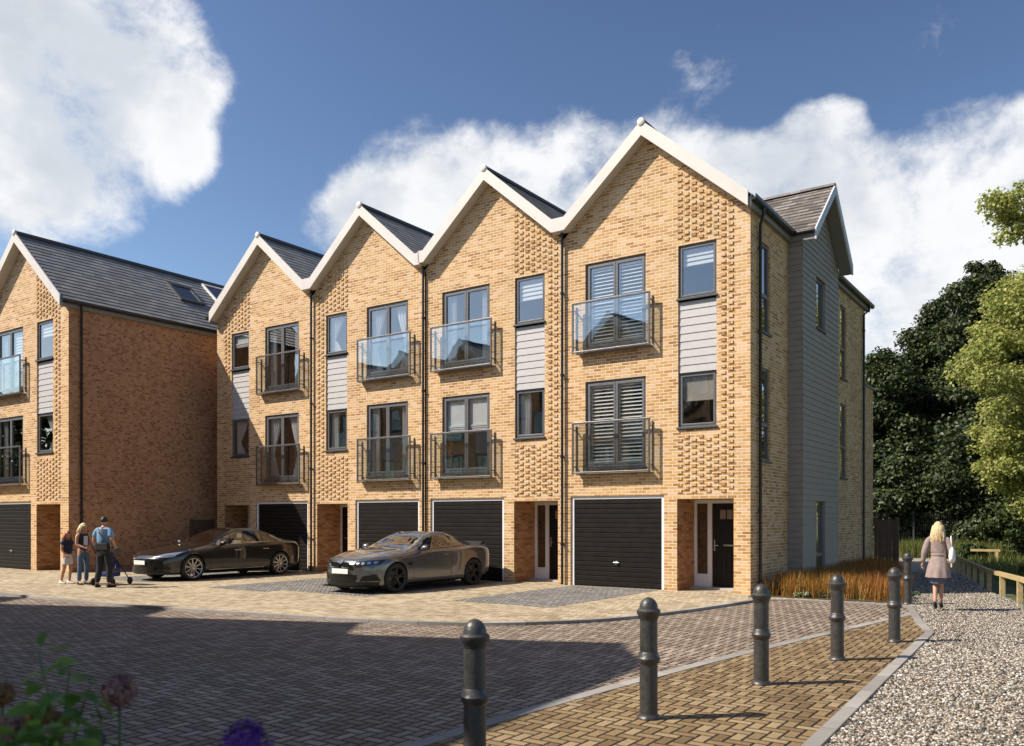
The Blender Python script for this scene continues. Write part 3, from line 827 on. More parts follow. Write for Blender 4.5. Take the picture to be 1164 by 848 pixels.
roof_window(hl, 0.75, 1.66, 4.77, 5.80, 'skylight', M['sky_glass'], M['sill'])
roof_window(hl, 0.22, 1.15, 6.65, 9.6, 'solar_panel', M['pv'], M['white'], fw=0.05, hi=0.09)
# rear wing of the end house
rw = MB(); rw.box(-2.0, 2.555, DEPTH + 0.002, DEPTH + 1.25, 0, 6.15, skip='fb'); rwo = rw.build('rear_wing', M['brick'], h4)
cp = MB(); cp.box(-2.0, 2.60, DEPTH + 0.1, DEPTH + 1.30, 6.152, 6.23); cp.build('coping', M['fascia_grey'], rwo)

# ------------------------------------------------------------------ ground
def catmull(pts, n=10):
    P = [Vector(p) for p in pts]; out = []
    for i in range(len(P) - 1):
        p0 = P[max(i - 1, 0)]; p1 = P[i]; p2 = P[i + 1]; p3 = P[min(i + 2, len(P) - 1)]
        for k in range(n):
            t = k / n
            out.append(0.5 * ((2 * p1) + (-p0 + p2) * t + (2 * p0 - 5 * p1 + 4 * p2 - p3) * t * t + (-p0 + 3 * p1 - 3 * p2 + p3) * t ** 3))
    out.append(P[-1]); return out

def strip(mb, pts, w, z0, z1, side=0.0, gap=None):
    """a kerb following pts; side shifts it (0 centred)"""
    P = [Vector((p[0], p[1])) for p in pts]
    L, Rr = [], []
    for i, p in enumerate(P):
        t = (P[min(i + 1, len(P) - 1)] - P[max(i - 1, 0)]).normalized(); nrm = Vector((-t.y, t.x))
        L.append(p + nrm * (w / 2 + side)); Rr.append(p - nrm * (w / 2 - side))
    d = 0.0
    for i in range(len(P) - 1):
        a, b, c, e = L[i], L[i + 1], Rr[i + 1], Rr[i]
        seg = (P[i + 1] - P[i]).length
        U = [(d, 0), (d + seg, 0), (d + seg, w), (d, w)]
        mb.poly([(e.x, e.y, z1), (c.x, c.y, z1), (b.x, b.y, z1), (a.x, a.y, z1)], [U[3], U[2], U[1], U[0]])
        mb.poly([(c.x, c.y, z0), (c.x, c.y, z1), (e.x, e.y, z1), (e.x, e.y, z0)], [(d + seg, 0), (d + seg, .1), (d, .1), (d, 0)])
        mb.poly([(a.x, a.y, z0), (a.x, a.y, z1), (b.x, b.y, z1), (b.x, b.y, z0)], [(d, 0), (d, .1), (d + seg, .1), (d + seg, 0)])
        d += seg
def arc_kerb_mat(name, stops, joint, ln=0.9):
    return brick_mat(name, stops, joint, bumpd=0.004, bw=ln, rh=5.0, ms=0.006, rough=0.85, stain=0.2)

ZR = -0.045                       # road lies a little lower than the forecourt
M['soil'] = simple('soil', (0.055, 0.045, 0.028), 0.95, var=0.35, vscale=0.5, bump=0.5, bscale=20)
M['grass_ground'] = simple('grass_ground', (0.07, 0.085, 0.025), 0.95, var=0.4, vscale=0.8, bump=0.6, bscale=30)
M['road'] = herringbone_mat('purple_grey_paving', [(0, (0.20, 0.147, 0.107)), (0.4, (0.275, 0.208, 0.155)), (0.75, (0.325, 0.254, 0.195)), (1, (0.39, 0.312, 0.245))], (0.028, 0.021, 0.016), unit=0.11, rot=0.0, jw=0.095, bumpd=0.02)
M['apron'] = herringbone_mat('buff_paving', [(0, (0.30, 0.23, 0.14)), (0.35, (0.41, 0.33, 0.215)), (0.7, (0.48, 0.39, 0.265)), (1, (0.55, 0.46, 0.33))], (0.19, 0.145, 0.09), unit=0.105, rot=0.0)
M['buff'] = herringbone_mat('golden_paving', [(0, (0.15, 0.095, 0.045)), (0.3, (0.22, 0.145, 0.07)), (0.7, (0.275, 0.19, 0.095)), (1, (0.33, 0.24, 0.135))], (0.04, 0.026, 0.015), unit=0.11, rot=0.0, jw=0.075, bumpd=0.02)
M['pad'] = herringbone_mat('grey_paving', [(0, (0.15, 0.14, 0.13)), (0.5, (0.21, 0.20, 0.185)), (1, (0.28, 0.265, 0.245))], (0.05, 0.046, 0.042), unit=0.10, rot=R(45))
M['kerb'] = arc_kerb_mat('kerb_concrete', [(0, (0.24, 0.22, 0.20)), (0.5, (0.30, 0.28, 0.255)), (1, (0.37, 0.345, 0.32))], (0.12, 0.11, 0.10))
M['gravel_base'] = None

def sheet(name, pts, z, mat):
    mb = MB(); mb.poly([(p[0], p[1], z) for p in pts]); o = mb.build(name, mat)
    tag(o, kind='structure'); return o

g = MB(); n = 24; S = 1500
g.poly([(-S, -S, -0.07), (S, -S, -0.07), (S, S, -0.07), (-S, S, -0.07)]); tag(g.build('ground', M['grass_ground']), kind='structure')

apron_edge = [(-60, 8.2), (-40, 8.6), (-28, 8.9), (-21.26, 9.25), (-17.09, 9.35), (-14.53, 9.62), (-12.41, 9.95), (-10.52, 10.33), (-9.21, 10.68), (-8.23, 11.20), (-7.45, 12.0), (-6.86, 13.02), (-6.37, 14.91), (-6.02, 17.22), (-5.9, 17.95)]
ae = [(p.x, p.y) for p in catmull([Vector((*p, 0)) for p in apron_edge], 8)]
front_band = [(-4.4, -6.0), (-4.40, 1.0), (-4.36, 4.0), (-4.30, 5.89), (-4.22, 6.93), (-4.10, 8.19), (-3.92, 9.75), (-3.66, 11.61), (-3.30, 13.93), (-2.82, 16.9)]
fb = [(p.x, p.y) for p in catmull([Vector((*p, 0)) for p in front_band], 8)]
gravel_edge = [(-3.10, 18.35), (-2.80, 17.0), (-2.49, 15.61), (-2.12, 14.24), (-1.94, 9.76), (-1.80, 6.52), (-1.7, 3.5), (-1.65, -6.0)]
ge = [(p[0], p[1]) for p in gravel_edge]
plant_edge = [(-5.9, 18.0), (-5.42, 18.28), (-4.54, 18.42), (-3.67, 18.42), (-3.10, 18.35)]

# road: everything between the apron and the band, and on past the camera
road = MB(); road.poly([(-120, -40, ZR), (-1.2, -40, ZR), (-1.2, 19.5, ZR), (-6.5, 19.5, ZR), (-20, 19.5, ZR), (-120, 19.5, ZR)]); tag(road.build('road', M['road']), kind='structure')
# forecourt
ap = MB(); ap.poly([(x, y, 0.0) for x, y in ae] + [(-6.35, 18.2, 0.0), (-6.35, 19.9, 0), (-27.0, 19.9, 0), (-27.0, 26, 0), (-60, 26, 0)])
tag(ap.build('forecourt', M['apron']), kind='structure')
kb = MB(); strip(kb, ae, 0.125, ZR - 0.02, 0.008, side=0.0); tag(kb.build('forecourt_kerb', M['kerb']), kind='structure')
# garage pads
def pad(x0, x1, y0, y1, sk):
    sheet('parking_pad', [(x0 - sk, y0), (x1 - sk, y0), (x1, y1), (x0, y1)], 0.004, M['pad'])
pad(-11.05, -8.60, 13.75, 18.60, 0.05)
pad(-15.9, -13.2, 13.4, 18.60, 0.0)
pad(-18.25, -16.0, 12.9, 18.60, 0.0)
pad(-23.5, -20.9, 13.0, 18.60, 0.0)
# golden pavement between the band and the gravel
bp = MB(); z = 0.0
left = [(x, y) for x, y in fb]
bp.poly([(x, y, ZR + 0.012) for x, y in reversed(left)] + [(-1.65, -6.0, ZR + 0.012)] + [(x, y, ZR + 0.012) for x, y in reversed(ge[1:-1])])
tag(bp.build('pavement', M['buff']), kind='structure')
kb = MB(); strip(kb, fb, 0.15, ZR - 0.02, ZR + 0.018); tag(kb.build('pavement_band', M['kerb']), kind='structure')
gel = []
for a, b in zip(ge, ge[1:]):
    for k in range(6): gel.append((a[0] + (b[0] - a[0]) * k / 6, a[1] + (b[1] - a[1]) * k / 6))
gel.append(ge[-1])
kb = MB(); strip(kb, gel, 0.13, ZR - 0.05, ZR + 0.03); tag(kb.build('gravel_kerb', M['kerb']), kind='structure')
kb = MB(); strip(kb, [(p.x, p.y) for p in catmull([Vector((*p, 0)) for p in plant_edge], 6)], 0.14, ZR - 0.02, ZR + 0.022); tag(kb.build('planting_kerb', M['kerb']), kind='structure')
pe = [(p.x, p.y) for p in catmull([Vector((*p, 0)) for p in plant_edge], 6)]
sp = MB(); sp.poly([(x, y + 0.07, ZR + 0.010) for x, y in pe] + [(-3.16, 18.85, ZR + 0.010), (-6.3, 18.85, ZR + 0.010)]); tag(sp.build('paving_strip', M['apron']), kind='structure')
sheet('planting_soil', [(-6.42, 18.7), (-3.2, 18.75), (-4.0, 24), (-5.9, 32), (-6.42, 32)], ZR + 0.020, M['soil'])

# gravel path: a bed and loose stones
def gravel_mat():
    m, t, b = newmat('gravel_bed')
    pos = t.node('ShaderNodeNewGeometry').outputs['Position']
    v = t.node('ShaderNodeTexVoronoi', {'Vector': pos, 'Scale': 34.0, 'Randomness': 1.0})
    c = t.node('ShaderNodeSeparateColor', {0: v.outputs['Color']}).outputs[0]
    col = t.ramp(c, [(0.0, (0.10, 0.07, 0.05)), (0.25, (0.22, 0.16, 0.11)), (0.5, (0.34, 0.26, 0.19)), (0.8, (0.45, 0.39, 0.33)), (1.0, (0.55, 0.52, 0.48))])
    ed = t.maprange(v.outputs['Distance'], 0.0, 0.55, 1.0, 0.35)
    col = t.mix(1.0, col, t.node('ShaderNodeCombineColor', {0: t.maprange(t.noise(pos, 0.8, 4), .3, .7, .8, 1.1), 1: 1.0, 2: 1.0}).outputs[0], 'MULTIPLY')
    t.set(b.inputs['Base Color'], col); b.inputs['Roughness'].default_value = 0.85
    bn = t.node('ShaderNodeBump', {'Strength': 1.0, 'Distance': 0.03, 'Height': ed}); t.set(b.inputs['Normal'], bn.outputs[0])
    return m
M['gravel'] = gravel_mat()
rail_line = [(-0.6, 17.6), (-1.34, 20.69), (-1.78, 22.15), (-2.17, 23.4), (-3.69, 30.4), (-4.6, 35.5)]
path = [(x, y) for x, y in ge[::-1]] + [(-3.2, 18.8), (-4.1, 24), (-5.6, 31), (-7.2, 37.5), (-9.5, 42), (-5.2, 42), (-4.7, 38.5), (-3.75, 32), (-2.3, 23.6), (-1.5, 20.9), (-0.75, 17.6), (3.5, 8), (6, -6)]
gp = sheet('gravel_path', path, ZR + 0.006, M['gravel'])

def point_in(poly, X, Y):
    inside = np.zeros(len(X), bool); n = len(poly); j = n - 1
    for i in range(n):
        xi, yi = poly[i]; xj, yj = poly[j]
        c = ((yi > Y) != (yj > Y)) & (X < (xj - xi) * (Y - yi) / (yj - yi + 1e-12) + xi)
        inside ^= c; j = i
    return inside
def pebbles(name, n, poly, ymin, ymax, smin, smax, coarse=False):
    rng = np.random.default_rng(11)
    X = rng.uniform(-7, 6, n * 4); 
    Yv = ymin + (ymax - ymin) * rng.uniform(0, 1, n * 4) ** 1.25
    ok = point_in(poly, X, Yv)
    # keep only what lies inside the view wedge (with a margin)
    fx, fy = -math.sin(R(34.8)), math.cos(R(34.8)); dep = X * fx + Yv * fy; lat = X * fy - Yv * fx
    ok &= (dep > 4.5) & (lat < dep * 0.80) 
    X, Yv = X[ok][:n], Yv[ok][:n]; n = len(X)
    base = np.array([(1, 0, 0), (-1, 0, 0), (0, 1, 0), (0, -1, 0), (0, 0, 1), (0, 0, -1)], float)
    bf = np.array([(0, 2, 4), (2, 1, 4), (1, 3, 4), (3, 0, 4), (2, 0, 5), (1, 2, 5), (3, 1, 5), (0, 3, 5)])
    # once-subdivided octahedron (18 verts, 32 faces)
    vs = [tuple(v) for v in base]; idx = {}
    def mid(a, b):
        k = (min(a, b), max(a, b))
        if k not in idx:
            m = (np.array(vs[a]) + np.array(vs[b])); m /= np.linalg.norm(m); vs.append(tuple(m)); idx[k] = len(vs) - 1
        return idx[k]
    fs = []
    for a, b, c in bf:
        ab, bc, ca = mid(a, b), mid(b, c), mid(c, a); fs += [(a, ab, ca), (b, bc, ab), (c, ca, bc), (ab, bc, ca)]
    V = np.array(vs); F = np.array(fs)
    far_ = Yv > 13.0
    if coarse: V, F = base, bf; X, Yv = X[far_], Yv[far_]
    else: X, Yv = X[~far_], Yv[~far_]
    n = len(X)
    s = rng.uniform(smin, smax, (n, 1)) * np.stack([rng.uniform(.8, 1.3, n), rng.uniform(.7, 1.0, n), rng.uniform(.45, .75, n)], 1)
    th = rng.uniform(0, 2 * PI, n); ph = rng.normal(0, .35, n)
    W = V[None] * (1 + rng.normal(0, .12, (n, len(V), 1))) * s[:, None, :]
    y2 = W[..., 1] * np.cos(ph)[:, None] - W[..., 2] * np.sin(ph)[:, None]; z2 = W[..., 1] * np.sin(ph)[:, None] + W[..., 2] * np.cos(ph)[:, None]
    x3 = W[..., 0] * np.cos(th)[:, None] - y2 * np.sin(th)[:, None] + X[:, None]; y3 = W[..., 0] * np.sin(th)[:, None] + y2 * np.cos(th)[:, None] + Yv[:, None]
    z3 = z2 + ZR + 0.008 + s[:, 2:3] * rng.uniform(0.1, 1.0, (n, 1))
    verts = np.stack([x3, y3, z3], -1).reshape(-1, 3)
    faces = (F[None] + (np.arange(n) * len(V))[:, None, None]).reshape(-1, 3)
    return np_mesh(name, verts, faces, M['pebble'], smooth=False)
def pebble_mat():
    m, t, b = newmat('pebbles')
    isl = t.node('ShaderNodeNewGeometry').outputs['Random Per Island']
    col = t.ramp(isl, [(0.0, (0.03, 0.028, 0.026)), (0.25, (0.08, 0.065, 0.05)), (0.42, (0.22, 0.17, 0.12)), (0.6, (0.34, 0.275, 0.20)), (0.78, (0.46, 0.41, 0.34)), (0.9, (0.66, 0.62, 0.56)), (1.0, (0.22, 0.21, 0.20))])
    t.set(b.inputs['Base Color'], col); b.inputs['Roughness'].default_value = 0.7
    return m
M['pebble'] = pebble_mat()
pb = pebbles('gravel_stones', 130000, path, 5.0, 30.0, 0.007, 0.017)
pc = pebbles('gravel_stones_far', 130000, path, 5.0, 30.0, 0.008, 0.019, True)
bm = bmesh.new(); bm.from_mesh(pb.data); bm.from_mesh(pc.data); bm.to_mesh(pb.data); bm.free()
bpy.data.objects.remove(pc)
tag(pb, 'pale mixed pebbles lying loose on the path', 'gravel', kind='stuff')

# ------------------------------------------------------------------ camera, light, sky
cam = bpy.data.cameras.new('camera'); co = bpy.data.objects.new('camera', cam); COL.objects.link(co)
co.location = (0, 0, 1.72); co.rotation_euler = (R(90), 0, R(34.8))
cam.sensor_fit = 'HORIZONTAL'; cam.sensor_width = 36.0; cam.lens = 960 / 1164 * 36.0
cam.shift_y = (589 - 424) / 1164; cam.clip_end = 5000; cam.clip_start = 0.1
cam.dof.use_dof = True; cam.dof.focus_distance = 19.0; cam.dof.aperture_fstop = 2.8
scene.camera = co

SUN_TO = Vector((0.735, 0.68, -1.0)).normalized()
sun = bpy.data.lights.new('sun', 'SUN'); so = bpy.data.objects.new('sun', sun); COL.objects.link(so)
sun.energy = 5.0; sun.angle = R(0.55); sun.color = (1.0, 0.915, 0.785)
so.rotation_euler = SUN_TO.to_track_quat('-Z', 'Y').to_euler()
so.location = (-20, -20, 40)

def px_dir(px, py):
    y = R(34.8); u = (px - 582) / 960; v = (589 - py) / 960
    return Vector((-math.sin(y) + u * math.cos(y), math.cos(y) + u * math.sin(y), v)).normalized()
w = bpy.data.worlds.new('World'); scene.world = w; w.use_nodes = True
t = NT(w.node_tree); t.n.clear()
SKY_ST = 0.094
sky = t.node('ShaderNodeTexSky', sky_type='NISHITA'); sky.sun_disc = False
sky.sun_elevation = math.asin(-SUN_TO.z); sky.sun_rotation = math.atan2(-SUN_TO.x, -SUN_TO.y)
sky.air_density = 1.15; sky.dust_density = 0.8; sky.ozone_density = 1.4; sky.altitude = 0
sk_ = t.vm('SCALE', sky.outputs[0], s=1 / 6.0).outputs[0]
skc = t.node('ShaderNodeGamma', {'Color': sk_, 'Gamma': 1.55}).outputs[0]
skc = t.vm('SCALE', skc, s=6.3).outputs[0]
skc = t.node('ShaderNodeHueSaturation', {'Color': skc, 'Saturation': 0.92}).outputs[0]
gen = t.node('ShaderNodeTexCoord').outputs['Generated']
dirn = t.vm('NORMALIZE', gen).outputs[0]
blobs = [  # centre of a cloud bank, angular radius (deg), weight
    (-70, 60, 10, 1.0), (20, 40, 6.0, 1.0), (90, 75, 5.0, 1.0), (165, 65, 3.0, .85), (218, 72, 1.8, .75), (40, 125, 4.8, .95), (120, 135, 3.8, .85), (190, 168, 2.0, .75), (70, 180, 2.0, .6), (80, 5, 3.0, .5),
    (480, 225, 3.8, .95), (420, 245, 2.6, .7), (375, 262, 1.8, .5), (545, 200, 2.2, .7), (640, 215, 3.6, 1.0), (700, 200, 2.4, .8), (560, 245, 4.0, .95), (470, 285, 3.5, .8), (760, 235, 4, .9),
    (820, 185, 1.6, .55), (865, 215, 2.4, .9), (930, 168, 2.0, 1.0), (955, 143, 1.3, .8), (900, 240, 4.0, 1.05), (985, 240, 3.0, 1.0), (1035, 185, 1.2, .7), (1060, 235, 4.0, 1.1), (1120, 200, 3.0, 1.0), (1170, 215, 3.4, 1.0), (1000, 310, 5.0, .9), (1090, 320, 5.5, .85), (1190, 300, 6.0, .9), (1030, 395, 7.0, .55), (960, 60, 2.0, .0)]
acc = None
for px, py, rad, wt in blobs:
    d = px_dir(px, py)
    dt = t.vm('DOT_PRODUCT', dirn, tuple(d)).outputs['Value']
    g_ = t.maprange(dt, math.cos(R(rad * 1.7)), math.cos(R(rad * 0.1)), 0.0, wt)
    acc = g_ if acc is None else t.m('ADD', acc, t.m('MULTIPLY', g_, t.m('SUBTRACT', 1.12, acc)))
sep = t.node('ShaderNodeSeparateXYZ', {0: dirn})
front = t.vm('DOT_PRODUCT', dirn, tuple(px_dir(582, 300))).outputs['Value']
back = t.maprange(front, 0.55, 0.2, 0.0, 1.0)
low = t.m('MULTIPLY', t.maprange(sep.outputs[2], 0.03, 0.42, 0.55, 0.05), back)
acc = t.m('MAXIMUM', acc, low)
st = t.vm('MULTIPLY', dirn, (1.0, 1.0, 1.25)).outputs[0]
warp = t.node('ShaderNodeTexNoise', {'Vector': st, 'Scale': 5.0, 'Detail': 5.0})
st2 = t.vm('ADD', st, t.vm('SCALE', t.vm('SUBTRACT', warp.outputs['Color'], (0.5, 0.5, 0.5)).outputs[0], s=0.075).outputs[0]).outputs[0]
n1 = t.noise(st2, 7.5, 12, 0.62)
dens = t.m('ADD', t.m('MULTIPLY', acc, 0.80), t.m('MULTIPLY', t.m('SUBTRACT', n1, 0.5), 2.1))
dens = t.m('SUBTRACT', dens, 0.42)
alpha = t.maprange(dens, -0.12, 0.48)
alpha = t.m('MULTIPLY', alpha, 0.97)
tow = t.vm('ADD', st2, tuple(Vector((-.55, -.5, .65)) * 0.045)).outputs[0]
n2 = t.noise(tow, 7.0, 4, 0.5)
lit = t.maprange(t.m('SUBTRACT', n1, n2), -0.16, 0.14)
thick = t.maprange(dens, 0.1, 0.75)
shade = t.m('ADD', t.m('MULTIPLY', lit, 0.55), t.m('MULTIPLY', t.m('SUBTRACT', 1.0, thick), 0.25)); shade = t.m('ADD', shade, 0.22)
CB_ = 1.0
ccol = t.ramp(shade, [(0.0, (3.5, 3.8, 4.3)), (0.4, (5.3, 5.6, 5.95)), (0.75, (6.8, 6.9, 7.05)), (1.0, (7.5, 7.5, 7.5))])
mixed = t.mix(alpha, skc, ccol)
bg = t.node('ShaderNodeBackground', {'Color': mixed, 'Strength': SKY_ST})
t.l.new(bg.outputs[0], t.node('ShaderNodeOutputWorld').inputs[0])
vs = scene.view_settings; vs.view_transform = 'Standard'; vs.look = 'None'; vs.exposure = 0.57; vs.gamma = 1.0
scene.render.engine = 'CYCLES'
scene.cycles.max_bounces = 6; scene.cycles.transparent_max_bounces = 14; scene.cycles.glossy_bounces = 3; scene.cycles.diffuse_bounces = 3
# ------------------------------------------------------------------ houses across the street (behind the camera's left; seen in the windows, and throwing the big shadow)
OPA = R(180 + 5.5)
ords = ['nearest the bollards', 'second from the bollards', 'third from the bollards', 'fourth from the bollards', 'fifth from the bollards', 'sixth from the bollards', 'seventh from the bollards', 'eighth from the bollards', 'ninth from the bollards']
opp_labels = ['brick gabled house across the road, %s, mirrored in windows' % q for q in ords]
ex, ey = math.cos(R(5.5)), math.sin(R(5.5))
for i, src in enumerate([h1, h2, h3, h2, h3, h2, h3, h2, h3]):
    c = copy_tree(src)
    d = 4.705 * i
    c.location = (-13.75 - ex * d, 2.75 - ey * d, -0.05); c.rotation_euler = (0, 0, OPA)
    c['label'] = opp_labels[i]; c['group'] = 'gabled brick houses across the road'

# ------------------------------------------------------------------ foliage
def leaf_cloud(centres, radii, n, size, flat=0.5, droop=0.0, shell=0.55, aspect=0.55, seed=0):
    """n folded leaves scattered through ellipsoid clumps; returns verts, faces"""
    r_ = np.random.default_rng(seed)
    centres = np.asarray(centres, float); radii = np.asarray(radii, float)
    if radii.ndim == 1: radii = np.repeat(radii[:, None], 3, 1)
    vol = radii[:, 0] * radii[:, 1] + 0.01
    ci = r_.choice(len(centres), n, p=vol / vol.sum())
    d = r_.normal(size=(n, 3)); d /= np.linalg.norm(d, axis=1, keepdims=True)
    rr = shell + (1 - shell) * r_.uniform(0, 1, n) ** 0.6
    rr *= np.where(r_.uniform(0, 1, n) < 0.25, r_.uniform(0.2, 1.0, n), 1.0)
    P = centres[ci] + d * rr[:, None] * radii[ci] * (1 + r_.normal(0, .10, (n, 1)))
    nrm = d * (1 - flat) + np.array([0, 0, 1.0]) * flat + r_.normal(0, .45, (n, 3)); nrm /= np.linalg.norm(nrm, axis=1, keepdims=True)
    t_ = np.cross(nrm, r_.normal(size=(n, 3))); t_ /= np.linalg.norm(t_, axis=1, keepdims=True)
    t_[:, 2] -= droop; t_ /= np.linalg.norm(t_, axis=1, keepdims=True)
    b_ = np.cross(nrm, t_); b_ /= np.linalg.norm(b_, axis=1, keepdims=True); nrm = np.cross(t_, b_)
    s = size * r_.uniform(0.6, 1.35, (n, 1))
    tip = P + t_ * s; base = P - t_ * s * 0.6
    l = P + b_ * s * aspect + nrm * s * 0.22; r2 = P - b_ * s * aspect + nrm * s * 0.22
    V = np.stack([base, l, tip, r2], 1).reshape(-1, 3)
    i0 = np.arange(n) * 4
    F = np.concatenate([np.stack([i0, i0 + 2, i0 + 1], 1), np.stack([i0, i0 + 3, i0 + 2], 1)])
    return V, F

def branchy(mb, base, h, r, limbs, seed):
    rd = random.Random(seed)
    bx, by, bz = base
    path = [(bx, by, bz - 0.1)]; k = 7
    for i in range(1, k + 1):
        path.append((bx + rd.uniform(-.12, .12) * i * h / 14, by + rd.uniform(-.12, .12) * i * h / 14, bz + h * i / k))
    mb.tube(path, [r * (1.25 if i == 0 else 1 - 0.85 * i / k) for i in range(k + 1)], 9)
    for c in limbs:
        t = min(0.92, max(0.18, (c[2] - bz) / h * 0.72)); q = t * k; i = int(q); f = q - i
        a = Vector(path[i]).lerp(Vector(path[min(i + 1, k)]), f)
        c = Vector(c); m = a.lerp(c, 0.5) + Vector((rd.uniform(-.3, .3), rd.uniform(-.3, .3), rd.uniform(0, .5)))
        r0 = r * 0.38 * (1 - t * 0.6)
        mb.tube([a, a.lerp(m, .6), m, m.lerp(c, .6), c], [r0, r0 * .8, r0 * .62, r0 * .4, r0 * .15], 6, cap=False)

M['bark'] = simple('bark', (0.075, 0.055, 0.04), 0.9, var=0.3, vscale=8, bump=0.6, bscale=25)
M['leaf_dark'] = leaf_mat('leaf_dark', [(0, (0.014, 0.024, 0.010)), (0.4, (0.034, 0.050, 0.017)), (0.75, (0.068, 0.088, 0.028)), (1, (0.13, 0.145, 0.05))], 0.18, 0.45)
M['leaf_mid'] = leaf_mat('leaf_mid', [(0, (0.018, 0.032, 0.010)), (0.4, (0.040, 0.062, 0.016)), (0.8, (0.075, 0.10, 0.025)), (1, (0.12, 0.14, 0.04))], 0.25, 0.5)
M['leaf_light'] = leaf_mat('leaf_light', [(0, (0.12, 0.14, 0.03)), (0.3, (0.26, 0.285, 0.065)), (0.7, (0.42, 0.43, 0.13)), (1, (0.62, 0.60, 0.28))], 0.45, 0.5)
M['grass'] = leaf_mat('grass_blades', [(0, (0.05, 0.07, 0.015)), (0.4, (0.10, 0.12, 0.025)), (0.8, (0.16, 0.17, 0.04)), (1, (0.24, 0.21, 0.07))], 0.3, 0.6)
M['grass_rust'] = leaf_mat('rust_grass', [(0, (0.12, 0.045, 0.014)), (0.3, (0.28, 0.10, 0.022)), (0.6, (0.42, 0.19, 0.04)), (0.8, (0.46, 0.30, 0.08)), (0.9, (0.22, 0.25, 0.06)), (1, (0.16, 0.21, 0.05))], 0.3, 0.6)

def crown_clumps(c, R3, n, rc, seed, ymin=-9, taper=0.0):
    rd = random.Random(seed); out = []
    for i in range(n):
        # points through the crown, denser near its skin
        while True:
            v = Vector((rd.gauss(0, 1), rd.gauss(0, 1), rd.gauss(0, 1))).normalized()
            if v.z > ymin: break
        q = 0.55 + 0.45 * rd.random() ** 0.5
        k = rc * rd.uniform(.6, 1.35); tp = 1 - taper * max(0.0, v.z) ** .8 + .25 * taper * rd.uniform(-1, 1)
        out.append(((c[0] + v.x * R3[0] * q * tp, c[1] + v.y * R3[1] * q * tp, c[2] + v.z * R3[2] * q), (k * rd.uniform(.9, 1.35), k * rd.uniform(.9, 1.35), k * rd.uniform(.5, .8))))
    return out

def tree(label, loc, h, r, clumps, n, size, mat, seed, flat=0.5, droop=0.2, name='tree', group=None, shell=0.5):
    root = empty(name, (loc[0], loc[1], -0.07)); tag(root, label, 'tree', group)
    off = Vector((loc[0], loc[1], -0.07))
    cl = [(tuple(Vector(c) - off), rr) for c, rr in clumps]
    mb = MB(); rd = random.Random(seed)
    limbs = [c for c, rr in rd.sample(cl, min(len(cl), 26))]
    branchy(mb, (0, 0, 0), h, r, limbs, seed); mb.build('trunk', M['bark'], root, smooth=True)
    V, F = leaf_cloud([c for c, _ in cl], [rr for _, rr in cl], n, size, flat, droop, shell, seed=seed)
    np_mesh('crown', V, F, mat, root)
    return root

def at(px, dist):           # ground point under a bearing
    y = R(34.8); u = (px - 582) / 960
    return (dist * (-math.sin(y) + u * math.cos(y)), dist * (math.cos(y) + u * math.sin(y)))
def zz_(py, dist): return 1.72 + (589 - py) / 960 * dist

# dark trees beyond the mesh fence (bearing px, distance, top py, half width px)
TG = 'dark trees behind the wire mesh fence'
def dark_tree(px, dist, top, halfw, seed, label, n=62000, mat='leaf_dark', size=0.135, rc=.85):
    x, y = at(px, dist); zt = zz_(top, dist); rw_ = halfw / 960 * dist
    c = (x, y, zt * 0.52); R3 = (rw_, rw_, zt * 0.47)
    cl = crown_clumps(c, R3, 130, rc, seed, taper=.55)
    cl += [((x + rw_ * random.uniform(-.35, .35), y, zt * random.uniform(.88, 1.0)), (rc * .5, rc * .5, rc * .45)) for _ in range(7)]
    return tree(label, (x, y), zt * .9, 0.28, cl, n, size, M[mat], seed, name='tree', group=TG)
dark_tree(1008, 47, 398, 38, 3, 'dark leafy tree just right of the terrace end wall')
dark_tree(1062, 50, 345, 50, 4, 'dark broad tree behind the walking woman, between two taller neighbours')
dark_tree(1118, 46, 286, 52, 5, 'tallest dark tree, its top bare against the cloud', n=75000)
dark_tree(1175, 50, 330, 45, 6, 'dark tree behind the bright yellow-green one at the right edge', n=26000)
dark_tree(960, 56, 420, 45, 8, 'dark tree mostly hidden behind the end house', n=20000)
dark_tree(1036, 55, 400, 40, 9, 'dark tree filling the gap behind the wire fence posts', n=28000)
# second, lower layer in front
def low_shrub(px, dist, top, halfw, seed, label, mat='leaf_dark', n=6000, size=0.16, name='shrub', cat='shrub', group='shrubs along the wire fence', rc=.7, depth=1.0):
    x, y = at(px, dist); zt = zz_(top, dist) + 0.07; rw_ = halfw / 960 * dist
    root = empty(name, (x, y, -0.07)); tag(root, label, cat, group)
    cl = crown_clumps((0, 0, zt * .5), (rw_, rw_ * depth, zt * .48), 26, rc * zt / 4, seed)
    m = MB(); rd = random.Random(seed)
    for k in range(6):
        c = rd.choice(cl)[0]; m.tube([(0.1 * math.cos(k), .1 * math.sin(k), 0), (c[0] * .5, c[1] * .5, c[2] * .6), c], [.035, .025, .008], 5, cap=False)
    m.build('stem', M['bark'], root)
    V, F = leaf_cloud([c for c, _ in cl], [r_ for _, r_ in cl], n, size, .45, .2, .4, seed=seed); np_mesh('foliage', V, F, M[mat], root)
low_shrub(1015, 43.5, 520, 30, 21, 'tall dark shrub next to the timber fence panel by the end house', n=16000, size=.13)
low_shrub(1075, 44, 500, 34, 22, 'tall dark shrub behind the walking woman\'s head', n=16000, size=.13)
low_shrub(1120, 41, 480, 40, 23, 'large dark shrub under the yellow-green tree', n=20000, size=.13)
low_shrub(1152, 37, 578, 26, 24, 'drooping green shrub at right edge beyond the short timber rail', n=9000, size=.11, mat='leaf_mid')
low_shrub(1106, 35.5, 618, 12, 25, 'low grassy-green bush at the end of the timber rail', n=3500, size=.10, mat='leaf_mid')
